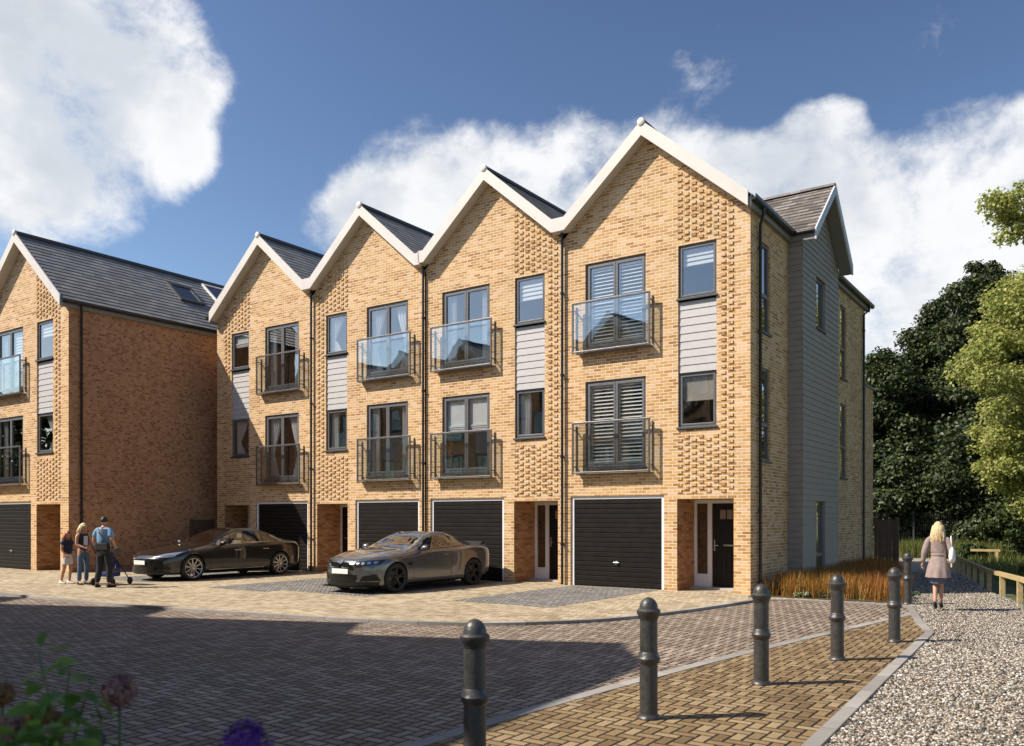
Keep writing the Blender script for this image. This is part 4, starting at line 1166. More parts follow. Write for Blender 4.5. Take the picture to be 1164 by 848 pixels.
low_shrub(1176, 25, 640, 14, 26, 'low green bush right beside the timber rail', n=3000, size=.07, mat='leaf_mid')
# bright tree on the right, standing nearer
x, y = at(1215, 33)
cl = crown_clumps((x, y, 7.0), (3.7, 3.7, 5.2), 170, .74, 31)
tx, ty = at(1160, 31)
cl += [((at(1118 + q * 8, 31)[0], at(1118 + q * 8, 31)[1], zz_(400 + 26 * (q % 5) + q * 6, 31)), (.8, .8, .5)) for q in range(9)]
cl += crown_clumps((*at(1160, 31), zz_(235, 31)), (1.0, 1.0, 1.2), 12, .55, 33)
tree('bright yellow-green sunlit tree leaning in at the right edge', (x, y), 13.5, 0.22, cl, 95000, 0.092, M['leaf_light'], 32, flat=.6, droop=.4, group=None, name='tree', shell=.25)
# unseen tree added behind the camera, left, to shade the flowers
cl = crown_clumps((-7.4, -2.9, 6.6), (2.7, 2.7, 2.4), 40, .9, 41)
tree('green tree added out of view behind the camera to shade the flowers', (-7.4, -2.9), 8, .16, cl, 16000, 0.17, M['leaf_mid'], 42, name='tree')

# trees added out of view to fill the left house's window reflections
for q, (tx, ty, lab) in enumerate([(-62, -3, 'leafy tree added out of view for window reflections, nearest the left house'), (-70, 3, 'leafy tree added out of view for window reflections, farthest out'), (-60, -12, 'leafy tree added out of view for window reflections, behind the houses across the road')]):
    cl = crown_clumps((tx, ty, 6.0), (4.5, 4.5, 5.0), 40, 1.4, 141 + q)
    tree(lab, (tx, ty), 9, .25, cl, 9000, 0.30, M['leaf_mid'], 150 + q, name='tree')

# ------------------------------------------------------------------ grasses
def blades(name, P, h, w, mat, lean=0.35, seed=0, parent=None):
    r_ = np.random.default_rng(seed); n = len(P)
    th = r_.uniform(0, 2 * PI, n); ln = np.abs(r_.normal(0, lean, n)); H = h * r_.uniform(.55, 1.25, n)
    dx, dy = np.cos(th) * ln, np.sin(th) * ln; ax, ay = -np.sin(th) * w, np.cos(th) * w
    z0 = P[:, 2]
    b0 = np.stack([P[:, 0] - ax, P[:, 1] - ay, z0], 1); b1 = np.stack([P[:, 0] + ax, P[:, 1] + ay, z0], 1)
    m0 = np.stack([P[:, 0] - ax * .8 + dx * H * .35, P[:, 1] - ay * .8 + dy * H * .35, z0 + H * .6], 1); m1 = np.stack([P[:, 0] + ax * .8 + dx * H * .35, P[:, 1] + ay * .8 + dy * H * .35, z0 + H * .6], 1)
    tp = np.stack([P[:, 0] + dx * H, P[:, 1] + dy * H, z0 + H * (1 - .25 * np.minimum(ln, 1))], 1); tq = tp + np.stack([ax, ay, 0 * ax], 1) * .15
    V = np.stack([b0, b1, m1, m0, tq, tp], 1).reshape(-1, 3); i0 = np.arange(n) * 6
    F = np.concatenate([np.stack([i0, i0 + 1, i0 + 2, i0 + 3], 1), np.stack([i0 + 3, i0 + 2, i0 + 4, i0 + 5], 1)])
    return np_mesh(name, V, F, mat, parent)
def scatter(poly, n, z, seed, clump=0.0):
    r_ = np.random.default_rng(seed); xs = [p[0] for p in poly]; ys = [p[1] for p in poly]
    X = r_.uniform(min(xs), max(xs), n * 5); Yv = r_.uniform(min(ys), max(ys), n * 5)
    ok = point_in(poly, X, Yv)
    X, Yv = X[ok][:n], Yv[ok][:n]
    return np.stack([X, Yv, np.full(len(X), z)], 1)
bed = [(-6.25, 18.95), (-3.35, 18.95), (-3.75, 21.5), (-4.2, 24), (-5.0, 27.5), (-6.2, 30)]
P = scatter(bed, 1200, ZR, 51); r_ = np.random.default_rng(52)
K = np.repeat(P, 18, 0); K[:, :2] += r_.normal(0, .05, (len(K), 2))
tag(blades('ornamental_grass', K, 0.52, 0.0048, M['grass_rust'], .42, 53), 'rust-orange ornamental grass filling the bed beside the end house', 'ornamental grass', kind='stuff')
rough = [(-4.9, 37), (-1.0, 21.5), (0.4, 17.0), (5, 14), (26, 34), (16, 46), (-6, 46), (-4.4, 39)]
P = scatter(rough, 26000, -0.07, 54)
tag(blades('rough_grass', P, 0.34, 0.012, M['grass'], .45, 55), 'rough green grass bank beyond the timber rail', 'grass', kind='stuff')
rough2 = [(-9.6, 40.5), (-4.0, 40.5), (2, 48), (-12, 48)]
P = scatter(rough2, 14000, -0.07, 56)
tag(blades('tall_grass', P, 0.75, 0.012, M['grass'], .35, 57), 'tall pale-green grass at the far end of the path', 'grass', kind='stuff')
# small plants at the bed's front edge
def small_plant(px, py, seed, label, s=1.0):
    x, y = at(px, 1); dist = 1.765 * 960 / (py - 589); x, y = at(px, dist)
    root = empty('ground_cover_plant', (x, y, ZR)); tag(root, label, 'plant', 'small plants at the edge of the grass bed')
    rd = random.Random(seed); cl = [((rd.uniform(-.16, .16) * s, rd.uniform(-.08, .08) * s, .06 * s + rd.uniform(0, .07) * s), (.07 * s, .06 * s, .05 * s)) for _ in range(8)]
    V, F = leaf_cloud([c for c, _ in cl], [q for _, q in cl], 260, .03 * s, .6, 0, .3, seed=seed); np_mesh('foliage', V, F, M['leaf_variegated'], root)
M['leaf_variegated'] = leaf_mat('leaf_variegated', [(0, (0.06, 0.10, 0.04)), (0.5, (0.16, 0.22, 0.10)), (1, (0.45, 0.48, 0.36))], .2)
small_plant(935, 680.5, 61, 'pale green tufty plant in front of the rust grass, behind the fourth bollard', 1.2)
small_plant(912, 680, 62, 'tiny green plant left of the pale tuft, in front of the rust grass')
small_plant(1034, 681, 63, 'small green plant at the corner of the bed by the gravel', 1.1)
# ------------------------------------------------------------------ fences
M['timber'] = simple('timber_rail', (0.42, 0.31, 0.15), 0.75, var=0.2, vscale=5, bump=0.3, bscale=30)
M['timber_dark'] = simple('timber_dark', (0.13, 0.075, 0.05), 0.8, var=0.25, vscale=4, bump=0.3)
M['wire'] = simple('galvanised', (0.06, 0.065, 0.06), 0.5, metal=0.3)
def knee_rail(label, pts, sp, group=None):
    root = empty('timber_rail_fence', (pts[0][0], pts[0][1], -0.05)); tag(root, label, 'fence', group)
    o = Vector((pts[0][0], pts[0][1])); P = [Vector(p) - o for p in pts]
    m = MB()
    for a, c in zip(P, P[1:]):
        d = (c - a).normalized(); nv = Vector((-d.y, d.x)) * .055
        for z0, z1 in ((.44, .53),):
            A = [(a - nv), (c - nv), (c + nv), (a + nv)]
            m.extrude_z([(q.x, q.y) for q in A], z0, z1)
    m.build('rail', M['timber'], root)
    tot = 0
    for a, c in zip(P, P[1:]):
        L = (c - a).length; n = max(1, int(L / sp)); d = (c - a).normalized(); nv = Vector((-d.y, d.x))
        for i in range(n):
            q = a + d * (i * L / n + .12); e = .05
            A = [q - d * e - nv * e, q + d * e - nv * e, q + d * e + nv * e, q - d * e + nv * e]
            pm = MB(); pm.extrude_z([(v.x, v.y) for v in A], -0.1, .438); pm.build('post', M['timber'], root)
    return root
knee_rail('low golden timber rail on square posts along the right side of the gravel path', rail_line, 1.28)
x1_, y1_ = at(1103, 34); x2_, y2_ = at(1137, 33.5)
knee_rail('short separate timber rail in the greenery beyond the long rail', [(x2_, y2_), (x1_, y1_)], 1.3)
# timber panel by the end house
root = empty('timber_fence_panel', (-6.45, 31.3, -0.05)); tag(root, 'dark brown close-boarded timber fence panel joined to the end house', 'fence')
m = MB()
for i in range(6): m.box(0.03 + i * .115, 0.03 + i * .115 + .108, 0.0 + .008 * (i % 2), .02 + .008 * (i % 2), 0.1, 1.72)
m.build('boards', M['timber_dark'], root); m = MB(); m.box(0.72, 0.82, -.03, .07, 0, 1.80); m.build('post', M['timber_dark'], root); m = MB(); m.box(0.0, .70, .03, .06, 1.3, 1.38); m.build('rail', M['timber_dark'], root)
# wire mesh fence
fa, fb_ = Vector(at(990, 42.0)), Vector(at(1190, 40.0))
root = empty('wire_mesh_fence', (fa.x, fa.y, -.07)); tag(root, 'dark wire mesh fence on slim posts in front of the trees', 'fence')
d = fb_ - fa; L = d.length; d.normalize()
m = MB(); H = 2.05
for i in range(int(L / .1)):
    q = d * i * .1; m.tube([(q.x, q.y, .05), (q.x, q.y, H)], .0035, 3, cap=False)
for j in range(11):
    z = .05 + j * .2; m.tube([(0, 0, z), (d.x * L, d.y * L, z)], .0035, 3, cap=False)
m.build('mesh', M['wire'], root)
for i in range(5):
    q = d * (i * L / 4 + 0.02); pm = MB(); pm.box(q.x - .035, q.x + .035, q.y - .035, q.y + .035, -.1, 2.15); pm.build('post', M['wire_post'] if 'wire_post' in M else M['wire'], root)
# ------------------------------------------------------------------ bollards
M['bollard'] = simple('cast_iron_paint', (0.040, 0.037, 0.034), 0.42, var=0.35, vscale=14, bump=0.35, bscale=45, spec=0.6)
bl = [(-3.53, 4.63, 'bollard nearest the camera, cut by the bottom edge of the picture'), (-3.24, 6.76, 'second nearest bollard, its whole base visible on the golden paving'), (-2.93, 8.83, 'bollard standing in front of the end house corner, just right of the porch door'),
      (-2.66, 10.88, 'bollard in front of the rust grass, third from the far end'), (-2.38, 12.92, 'bollard nearest the gravel corner, overlapping the last bollard behind it'), (-3.20, 18.72, 'farthest bollard, half hidden behind another beside the rust grass')]
def bollard(first):
    root = empty('bollard')
    m = MB(); m.lathe([(0.098, 0.0), (0.098, 0.50), (0.096, 0.50), (0.096, 0.90)], n=28, cap=False); m.build('post', M['bollard'], root, smooth=True, autosmooth=.6)
    m = MB(); m.lathe([(0.05, 0.0), (0.128, 0.0), (0.130, 0.012), (0.118, 0.03), (0.102, 0.036), (0.097, 0.05)], n=28, cap=False); m.build('base_plate', M['bollard'], root, smooth=True, autosmooth=.6)
    m = MB(); m.lathe([(0.097, 0.475), (0.106, 0.485), (0.122, 0.505), (0.124, 0.53), (0.110, 0.545), (0.104, 0.575), (0.097, 0.585)], n=28, cap=False); m.build('ring', M['bollard'], root, smooth=True, autosmooth=.7)
    m = MB(); prof = [(0.096, 0.86), (0.104, 0.875), (0.112, 0.90), (0.128, 0.915), (0.130, 0.945), (0.118, 0.955), (0.104, 0.962)]
    prof += [(0.102 * math.cos(a), 0.962 + 0.098 * math.sin(a)) for a in [PI / 2 * i / 8 for i in range(1, 8)]] + [(0.004, 1.062)]
    m.lathe(prof, n=28, cap=True); m.build('cap', M['bollard'], root, smooth=True, autosmooth=.8)
    for ch in root.children:
        for v in ch.data.vertices: v.co.x *= .80; v.co.y *= .80
    return root
b0 = bollard(True)
for i, (x, y, lab) in enumerate(bl):
    o = b0 if i == 0 else copy_tree(b0)
    o.location = (x, y, ZR + 0.012); o.rotation_euler = (0, 0, random.uniform(0, 6)); tag(o, lab, 'bollard', 'black bollards along the golden paving')

# timber side gate in the left house's flank
root = empty('timber_gate', (-26.60, 18.25, 0)); tag(root, 'dark boarded timber gate against the left house side wall, behind the black car', 'gate')
m = MB()
for i in range(7): m.box(0.0, 0.035, 0.012 + i * .125, 0.012 + i * .125 + .118, 0.05, 1.66)
m.build('boards', M['timber_dark'], root)
m = MB(); m.box(-.03, .05, -.07, .01, 0, 1.67); m.build('post', M['timber_dark'], root)
m = MB(); m.box(0.037, .06, .02, .87, 1.35, 1.45); m.box(0.037, .06, .02, .87, .3, .4); m.build('rail', M['timber_dark'], root)

# ------------------------------------------------------------------ flowers and sprays close to the camera
M['stem'] = simple('green_stem', (0.06, 0.10, 0.025), 0.6)
M['allium'] = leaf_mat('allium_florets', [(0, (0.16, 0.06, 0.12)), (.4, (0.28, 0.14, 0.16)), (.7, (0.38, 0.23, 0.16)), (1, (0.50, 0.34, 0.18))], .3)
M['allium_dry'] = leaf_mat('allium_dry', [(0, (0.10, 0.045, 0.02)), (.5, (0.26, 0.13, 0.05)), (1, (0.42, 0.26, 0.12))], .3)
M['allium_purple'] = leaf_mat('allium_purple', [(0, (0.06, 0.012, 0.14)), (.5, (0.12, 0.03, 0.26)), (1, (0.24, 0.08, 0.40))], .3)
M['leaf_spray'] = leaf_mat('leaf_spray', [(0, (0.05, 0.11, 0.025)), (.5, (0.14, 0.26, 0.045)), (1, (0.30, 0.44, 0.09))], .4)
def flower(px, py, dist, rad, mat, seed, label, name='allium', stem=True, z0=-0.07, flat=1.0):
    x, y = at(px, dist); z = zz_(py, dist)
    root = empty(name, (x, y, z0)); tag(root, label, 'flower', 'flowers in the foreground bed')
    h = z - z0; rd = random.Random(seed)
    sx, sy = rd.uniform(-.06, .06), rd.uniform(-.06, .06)
    m = MB(); m.tube([(sx, sy, 0), (sx * .6, sy * .6, h * .5), (0, 0, h)], [.006, .005, .0045], 7); m.build('stem', M['stem'], root, smooth=True)
    r_ = np.random.default_rng(seed); n = 300
    d_ = r_.normal(size=(n, 3)); d_ /= np.linalg.norm(d_, axis=1, keepdims=True); d_[:, 2] *= flat
    V, F = [], []
    for k in range(n):       # pedicel + little six-pointed star
        d = Vector(d_[k]); L = rad * r_.uniform(.72, 1.12); a = d.cross(Vector((.3, .5, .8))).normalized(); b = d.cross(a)
        i0 = len(V); w = .0007
        V += [a * w, a * -w, d * L - a * w, d * L + a * w]; F.append((i0, i0 + 1, i0 + 2, i0 + 3))
        for q in range(3):
            an = q * PI / 3 + r_.uniform(0, .3); e = (a * math.cos(an) + b * math.sin(an)); f_ = (b * math.cos(an) - a * math.sin(an)); s = rad * .24
            i0 = len(V); c = d * L; V += [c + e * s + d * s * .4, c + f_ * s * .22, c - e * s + d * s * .4, c - f_ * s * .22]; F.append((i0, i0 + 1, i0 + 2, i0 + 3))
    o = np_mesh('flower_head', [(v.x, v.y, v.z + h) for v in V], F, M[mat], root)
    m = MB(); m.sphere((0, 0, h), rad * .35, 8, 6); m.build('seed_core', M['stem'], root, smooth=True)
flower(136, 786, 2.6, .050, 'allium', 71, 'tall brown and mauve allium head on a bare stem, largest of the flowers')
flower(3, 789, 2.7, .034, 'allium_dry', 72, 'brown dried allium head cut by the left edge of the picture')
flower(45, 812, 2.3, .036, 'allium_dry', 73, 'ochre dried allium head above the dark leaves, left of the green spray')
flower(66, 822, 2.35, .030, 'allium_dry', 74, 'smaller brown allium head just right of the ochre one')
flower(280, 848, 2.2, .060, 'allium_purple', 75, 'deep purple allium head alone at the bottom edge of the picture')
flower(17, 826, 2.4, .040, 'allium', 76, 'pinkish mauve allium low at the left edge')
flower(108, 840, 2.5, .028, 'allium_purple', 77, 'small violet allium low beside the tall brown one')
def spray(label, pts, seed, mat, n, size, spread, name='leafy_shrub', cat='shrub'):
    """pts: (px, py, dist) along a few twigs"""
    x0, y0 = at(pts[0][0][0], pts[0][0][2]); root = empty(name, (x0, y0, -.07)); tag(root, label, cat, None)
    o = Vector((x0, y0, -.07)); m = MB(); C = []
    for tw in pts:
        P = [Vector((*at(px, dd), zz_(py, dd))) - o for px, py, dd in tw]
        base = Vector((P[0].x, P[0].y, 0)); m.tube([base] + P, [.006] + [.004 - .0025 * i / len(P) for i in range(len(P))], 6)
        for a, b in zip(P, P[1:]): C += [a.lerp(b, q) for q in (.25, .6, .95)]
    m.build('stem', M['stem'], root, smooth=True)
    r_ = random.Random(seed); V = []; F = []
    for c in C:
        for k in range(n):
            d = Vector((r_.gauss(0, 1), r_.gauss(0, 1), r_.gauss(0, .5))).normalized(); nn = Vector((r_.gauss(0, .5), r_.gauss(0, .5), 1)).normalized(); b = d.cross(nn).normalized(); nn = b.cross(d)
            s = size * r_.uniform(.7, 1.3); p = c + d * spread * r_.uniform(.2, 1)
            i0 = len(V); ns = 5
            for q in range(ns + 1):
                tt = q / ns; wv = math.sin(PI * min(1, tt * .97 + .03)) ** .8 * s * .30; ctr = p + d * s * tt - Vector((0, 0, s * .25 * tt * tt))
                V += [ctr + b * wv + nn * wv * .3, ctr, ctr - b * wv + nn * wv * .3]
            for q in range(ns):
                a = i0 + q * 3; F += [(a, a + 1, a + 4, a + 3), (a + 1, a + 2, a + 5, a + 4)]
    np_mesh('foliage', V, F, M[mat], root, smooth=True)
spray('thin twigs with bright green leaves rising from the foreground bed', [[(70, 842, 2.2), (75, 800, 2.2), (80, 752, 2.2)], [(62, 835, 2.15), (55, 790, 2.15), (44, 742, 2.15)], [(85, 838, 2.25), (95, 800, 2.25), (104, 776, 2.25)]], 81, 'leaf_spray', 2, .068, .035)
spray('dense dark green leaves filling the bottom left corner of the picture', [[(5, 880, 2.0), (15, 850, 2.0), (30, 838, 2.0)], [(45, 880, 2.0), (52, 850, 2.0), (58, 830, 2.0)], [(90, 890, 2.0), (80, 865, 2.0), (74, 848, 2.0)], [(115, 890, 2.1), (118, 860, 2.1), (117, 835, 2.1)]], 82, 'leaf_spray', 5, .046, .05)
# ------------------------------------------------------------------ cars
def paint(name, col, metal=0.5, rough=0.28):
    m, t, b = newmat(name)
    tc = t.node('ShaderNodeTexCoord').outputs['Object']
    n = t.noise(tc, 900.0, 1)
    t.set(b.inputs['Base Color'], t.ramp(n, [(0.35, tuple(c * .8 for c in col)), (0.65, tuple(c * 1.2 for c in col))]))
    b.inputs['Metallic'].default_value = metal; b.inputs['Roughness'].default_value = rough
    b.inputs['Coat Weight'].default_value = 1.0; b.inputs['Coat Roughness'].default_value = 0.02
    return m
M['paint_black'] = paint('black_car_paint', (0.012, 0.009, 0.007), 0.3, 0.3)
M['paint_grey'] = paint('grey_metallic_paint', (0.15, 0.15, 0.152), 0.6, 0.24)
M['tyre'] = simple('tyre_rubber', (0.018, 0.018, 0.018), 0.75, bump=0.2)
M['rim_silver'] = simple('rim_silver', (0.50, 0.49, 0.47), 0.28, metal=0.9, var=0.05)
M['rim_dark'] = simple('rim_dark', (0.035, 0.034, 0.033), 0.35, metal=0.6)
M['trim'] = simple('black_trim', (0.008, 0.008, 0.008), 0.32, spec=0.3)
M['carglass'] = glass_mat('car_glass', (0.42, 0.44, 0.44), 0.05, 1.6, 0.95)
M['lamp'] = simple('headlamp', (0.35, 0.37, 0.40), 0.1, metal=0.5, coat=1.0)
M['lamp_dark'] = simple('headlamp_dark', (0.018, 0.018, 0.02), 0.12, metal=0.2, coat=1.0)
M['tail'] = simple('tail_lamp', (0.22, 0.012, 0.01), 0.12, coat=1.0)
M['plate'] = simple('number_plate', (0.80, 0.80, 0.76), 0.4, var=0.02)
M['leather'] = simple('beige_leather', (0.50, 0.40, 0.27), 0.6)
M['leather_dark'] = simple('dark_leather', (0.03, 0.028, 0.026), 0.6)
M['brake'] = simple('brake_disc', (0.22, 0.21, 0.20), 0.4, metal=0.9)

def cr(v0, v1, v2, v3, t):
    return 0.5 * ((2 * v1) + (-v0 + v2) * t + (2 * v0 - 5 * v1 + 4 * v2 - v3) * t * t + (-v0 + 3 * v1 - 3 * v2 + v3) * t ** 3)

def car_shell(st, nu=6, nv=5):
    """st: list of stations dict(s, zb, w, zm, zs, wb, zbelt, wc, zc, zt). returns grid (U,V,3) for one half and param arrays"""
    rings = []
    for q in st:
        w = q['w']
        rings.append(np.array([(0, q['zb']), (.72 * w, q['zb']), (.955 * w, q['zb'] + .05), (w, q['zm']), (w * q.get('ks', .985), q['zs']), (q['wb'], q['zbelt']), (q['wc'], q['zc']), (q['wc'] * .55, q['zt'] - .012), (0, q['zt'])]))
    A = np.array(rings); S = np.array([q['s'] for q in st]); n = len(S); nr = A.shape[1]
    U = []; GU = []; SS = []
    for i in range(n - 1):
        for k in range(nu):
            t = k / nu; i0, i3 = max(i - 1, 0), min(i + 2, n - 1)
            # centripetal-ish: plain Catmull on non-uniform knots via Hermite
            h = S[i + 1] - S[i]
            m1 = (A[i + 1] - A[i0]) / (S[i + 1] - S[i0] + 1e-9) * h; m2 = (A[i3] - A[i]) / (S[i3] - S[i] + 1e-9) * h
            t2, t3 = t * t, t * t * t
            U.append((2 * t3 - 3 * t2 + 1) * A[i] + (t3 - 2 * t2 + t) * m1 + (-2 * t3 + 3 * t2) * A[i + 1] + (t3 - t2) * m2); SS.append(S[i] + h * t); GU.append(i + t)
    U.append(A[-1]); SS.append(S[-1]); GU.append(n - 1)
    U = np.array(U)
    V = []; GV = []
    for j in range(nr - 1):
        for k in range(nv):
            t = k / nv; j0, j3 = max(j - 1, 0), min(j + 2, nr - 1)
            a0 = U[:, j0] if j > 0 else np.stack([-U[:, 1, 0], U[:, 1, 1]], 1)
            a3 = U[:, j3] if j + 2 < nr else np.stack([-U[:, nr - 2, 0], U[:, nr - 2, 1]], 1)
            # tighter tension keeps the creases of the shoulder and sill
            tt = 0.75; t2, t3 = t * t, t * t * t
            m1 = (U[:, j + 1] - a0) * .5 * tt; m2 = (a3 - U[:, j]) * .5 * tt
            V.append((2 * t3 - 3 * t2 + 1) * U[:, j] + (t3 - 2 * t2 + t) * m1 + (-2 * t3 + 3 * t2) * U[:, j + 1] + (t3 - t2) * m2); GV.append(j + t)
    V.append(U[:, -1]); GV.append(nr - 1)
    V = np.stack(V, 1)      # (nU, nV, 2)
    V[..., 0] = np.maximum(V[..., 0], 0)
    V[:, 0, 0] = 0; V[:, -1, 0] = 0
    return np.array(SS), V, np.array(GU), np.array(GV)

def bl_interp(tab, x):
    return float(np.interp(x, [a for a, _ in tab], [b for _, b in tab]))

def make_car(name, label, loc, rz, C):
    root = empty(name, (loc[0], loc[1], 0.0), rz); tag(root, label, 'car', 'cars parked in front of the garages')
    SS, V, GU, GV = car_shell(C['st'], nu=8, nv=6)
    Ln = C['len']; nU, nV = V.shape[:2]
    # full ring: right half then mirrored left half
    bm = bmesh.new(); idx = {}
    bow = C['bow']
    def vert(i, j, sg):
        if sg < 0 and (V[i, j, 0] < 1e-6): sg = 1
        k = (i, j, sg)
        if k not in idx:
            xx = V[i, j, 0]; ss = SS[i]
            # nose and tail are bowed in plan
            fr = bl_interp(bow[0], ss); bk = bl_interp(bow[1], Ln - ss)
            y = ss + fr * (xx / C['hw']) ** 2.6 - bk * (xx / C['hw']) ** 2.6
            idx[k] = bm.verts.new((sg * xx, y - Ln / 2, V[i, j, 1]))
        return idx[k]
    def face_mat(gu, gv):
        s = np.interp(gu, range(len(C['st'])), [q['s'] for q in C['st']])
        for nm, (kind, f) in enumerate(C['glass']):
            if f(s, gv): return nm + 1
        return 0
    for i in range(nU - 1):
        for j in range(nV - 1):
            gu, gv = (GU[i] + GU[i + 1]) / 2, (GV[j] + GV[j + 1]) / 2
            mi = face_mat(gu, gv)
            for sg in (1, -1):
                q = [vert(i, j, sg), vert(i + 1, j, sg), vert(i + 1, j + 1, sg), vert(i, j + 1, sg)]
                u = []
                for v in q:
                    if v not in u: u.append(v)
                if len(u) < 3: continue
                if sg < 0: u = u[::-1]
                try:
                    f = bm.faces.new(u); f.material_index = mi; f.smooth = True
                except ValueError: pass
    for i in (0, nU - 1):      # end caps
        loop = [vert(i, j, 1) for j in range(nV)] + [vert(i, j, -1) for j in range(nV - 2, 0, -1)]
        u = []
        for v in loop:
            if v not in u: u.append(v)
        zc = (min(v.co.z for v in u) + max(v.co.z for v in u)) / 2; ss = SS[i]
        fr = bl_interp(bow[0], ss); bk = bl_interp(bow[1], Ln - ss); sgn = 1 if i else -1
        def cap_pt(v, q):      # rounded, not dished: follows the bow of the nose or tail
            x = v.co.x * q
            return Vector((x, ss - Ln / 2 + fr * (abs(x) / C['hw']) ** 2.6 - bk * (abs(x) / C['hw']) ** 2.6 + sgn * .022 * (1 - q * q), zc + (v.co.z - zc) * q))
        prev = u
        for q in (.86, .68, .5, .32, .14):
            cur = [bm.verts.new(cap_pt(v, q)) for v in u]
            for k in range(len(u)):
                k2 = (k + 1) % len(u); f = bm.faces.new([prev[k], prev[k2], cur[k2], cur[k]]); f.smooth = True
            prev = cur
        cv = bm.verts.new(cap_pt(type('o', (), {'co': Vector((0, 0, zc))})(), 0))
        for a, b in zip(prev, prev[1:] + prev[:1]):
            f = bm.faces.new([a, b, cv]); f.smooth = True
    bmesh.ops.remove_doubles(bm, verts=bm.verts, dist=1e-4)
    bmesh.ops.recalc_face_normals(bm, faces=bm.faces)
    me = bpy.data.meshes.new('tmp'); bm.to_mesh(me); bm.free()
    for k in range(8): me.materials.append(None)
    tmp = bpy.data.objects.new('tmp', me); COL.objects.link(tmp)
    # wheel arches
    cutb = MB()
    ar = C['arch']; wells = []
    for yy in C['axles']:
        for sg in (1, -1):
            m = MB(); m.lathe([(ar, -.18), (ar, .18)], sg * (C['hw'] - .06), yy - Ln / 2, C['wr'], 40, 'x', cap=True); cu = m.build('cut', None)
            cu.data.polygons.foreach_set('use_smooth', [True] * len(cu.data.polygons))
            bmm = bmesh.new(); bmm.from_mesh(cu.data); bmesh.ops.recalc_face_normals(bmm, faces=bmm.faces); bmm.to_mesh(cu.data); bmm.free()
            for _ in range(8): cu.data.materials.append(None)
            for p in cu.data.polygons: p.material_index = 7
            md = tmp.modifiers.new('b', 'BOOLEAN'); md.operation = 'DIFFERENCE'; md.object = cu; md.solver = 'EXACT'; md.material_mode = 'INDEX'
            wells.append(cu)
    dg = bpy.context.evaluated_depsgraph_get(); dg.update()
    ev = bpy.data.meshes.new_from_object(tmp.evaluated_get(dg))
    bpy.data.objects.remove(tmp)
    for cu in wells: bpy.data.objects.remove(cu)
    bvh_src = bmesh.new(); bvh_src.from_mesh(ev); bvh = BVHTree.FromBMesh(bvh_src)
    def sub(idxs, nm, mat, parent):
        b2 = bmesh.new(); b2.from_mesh(ev)
        dead = [f for f in b2.faces if f.material_index not in idxs]
        bmesh.ops.delete(b2, geom=dead, context='FACES')
        if len(b2.faces) == 0: b2.free(); return None
        for f in b2.faces: f.material_index = 0; f.smooth = True
        for e in b2.edges:
            if len(e.link_faces) == 2 and e.calc_face_angle(0) > R(38): e.smooth = False
        m = bpy.data.meshes.new(nm); b2.to_mesh(m); b2.free(); m.materials.append(mat)
        o = bpy.data.objects.new(nm, m); COL.objects.link(o); o.parent = parent; return o
    body = sub({0}, 'body', C['paint'], root)
    sub({7}, 'wheel_arch_liner', M['trim'], root)
    # glass, split left / right for the side windows
    for nm, (kind, f) in enumerate(C['glass']):
        o = sub({nm + 1}, kind, M['carglass'], root)
        if kind == 'side_window' and o:
            b2 = bmesh.new(); b2.from_mesh(o.data); b3 = b2.copy()
            bmesh.ops.delete(b2, geom=[f_ for f_ in b2.faces if f_.calc_center_median().x < 0], context='FACES')
            bmesh.ops.delete(b3, geom=[f_ for f_ in b3.faces if f_.calc_center_median().x > 0], context='FACES')
            b2.to_mesh(o.data); m3 = bpy.data.meshes.new('side_window'); b3.to_mesh(m3); m3.materials.append(M['carglass']); b2.free(); b3.free()
            o3 = bpy.data.objects.new('side_window', m3); COL.objects.link(o3); o3.parent = root
    # conforming patches projected on the shell
    def cast(o, d):
        h = bvh.ray_cast(Vector(o), Vector(d)); return h
    def patch(nm, mat, poly, view, off=.006, parent=None, n=(12, 8)):
        """poly: four corners in (a, z); view 'front' a=x from -y; 'side' a=y from +x, 'side-' from -x; 'rear'"""
        m = MB(); g = []
        for i in range(n[0] + 1):
            row = []
            for j in range(n[1] + 1):
                u, v = i / n[0], j / n[1]
                a = (1 - u) * (1 - v) * poly[0][0] + u * (1 - v) * poly[1][0] + u * v * poly[2][0] + (1 - u) * v * poly[3][0]
                z = (1 - u) * (1 - v) * poly[0][1] + u * (1 - v) * poly[1][1] + u * v * poly[2][1] + (1 - u) * v * poly[3][1]
                if view == 'front': o, d = (a, -9, z), (0, 1, 0)
                elif view == 'rear': o, d = (a, 9, z), (0, -1, 0)
                elif view == 'top': o, d = (a, z, 9), (0, 0, -1)
                else: sg = -1 if view == 'side-' else 1; o, d = (9 * sg, a, z), (-sg, 0, 0)
                h = cast(o, d)
                if h[0] is None: row.append(None); continue
                nn = h[1] if h[1].dot(Vector(d)) < 0 else -h[1]
                row.append(h[0] + nn * off)
            g.append(row)
        for i in range(n[0]):
            for j in range(n[1]):
                q = [g[i][j], g[i + 1][j], g[i + 1][j + 1], g[i][j + 1]]
                if any(p is None for p in q): continue
                m.poly(q)
        if not m.f: return None
        o = m.build(nm, mat, parent or root, smooth=True, autosmooth=0.9)
        return o
    def line(mb, pts, view, w=.004, off=.0025):
        P = []
        for a, z in pts:
            sg = -1 if view == 'side-' else 1
            o, d = ((a, -9, z), (0, 1, 0)) if view == 'front' else (((a, z, 9), (0, 0, -1)) if view == 'top' else ((9 * sg, a, z), (-sg, 0, 0)))
            h = cast(o, d)
            if h[0] is not None:
                nn = h[1] if h[1].dot(Vector(d)) < 0 else -h[1]; P.append(h[0] + nn * off)
        if len(P) > 1: mb.tube(P, w, 4, cap=False)
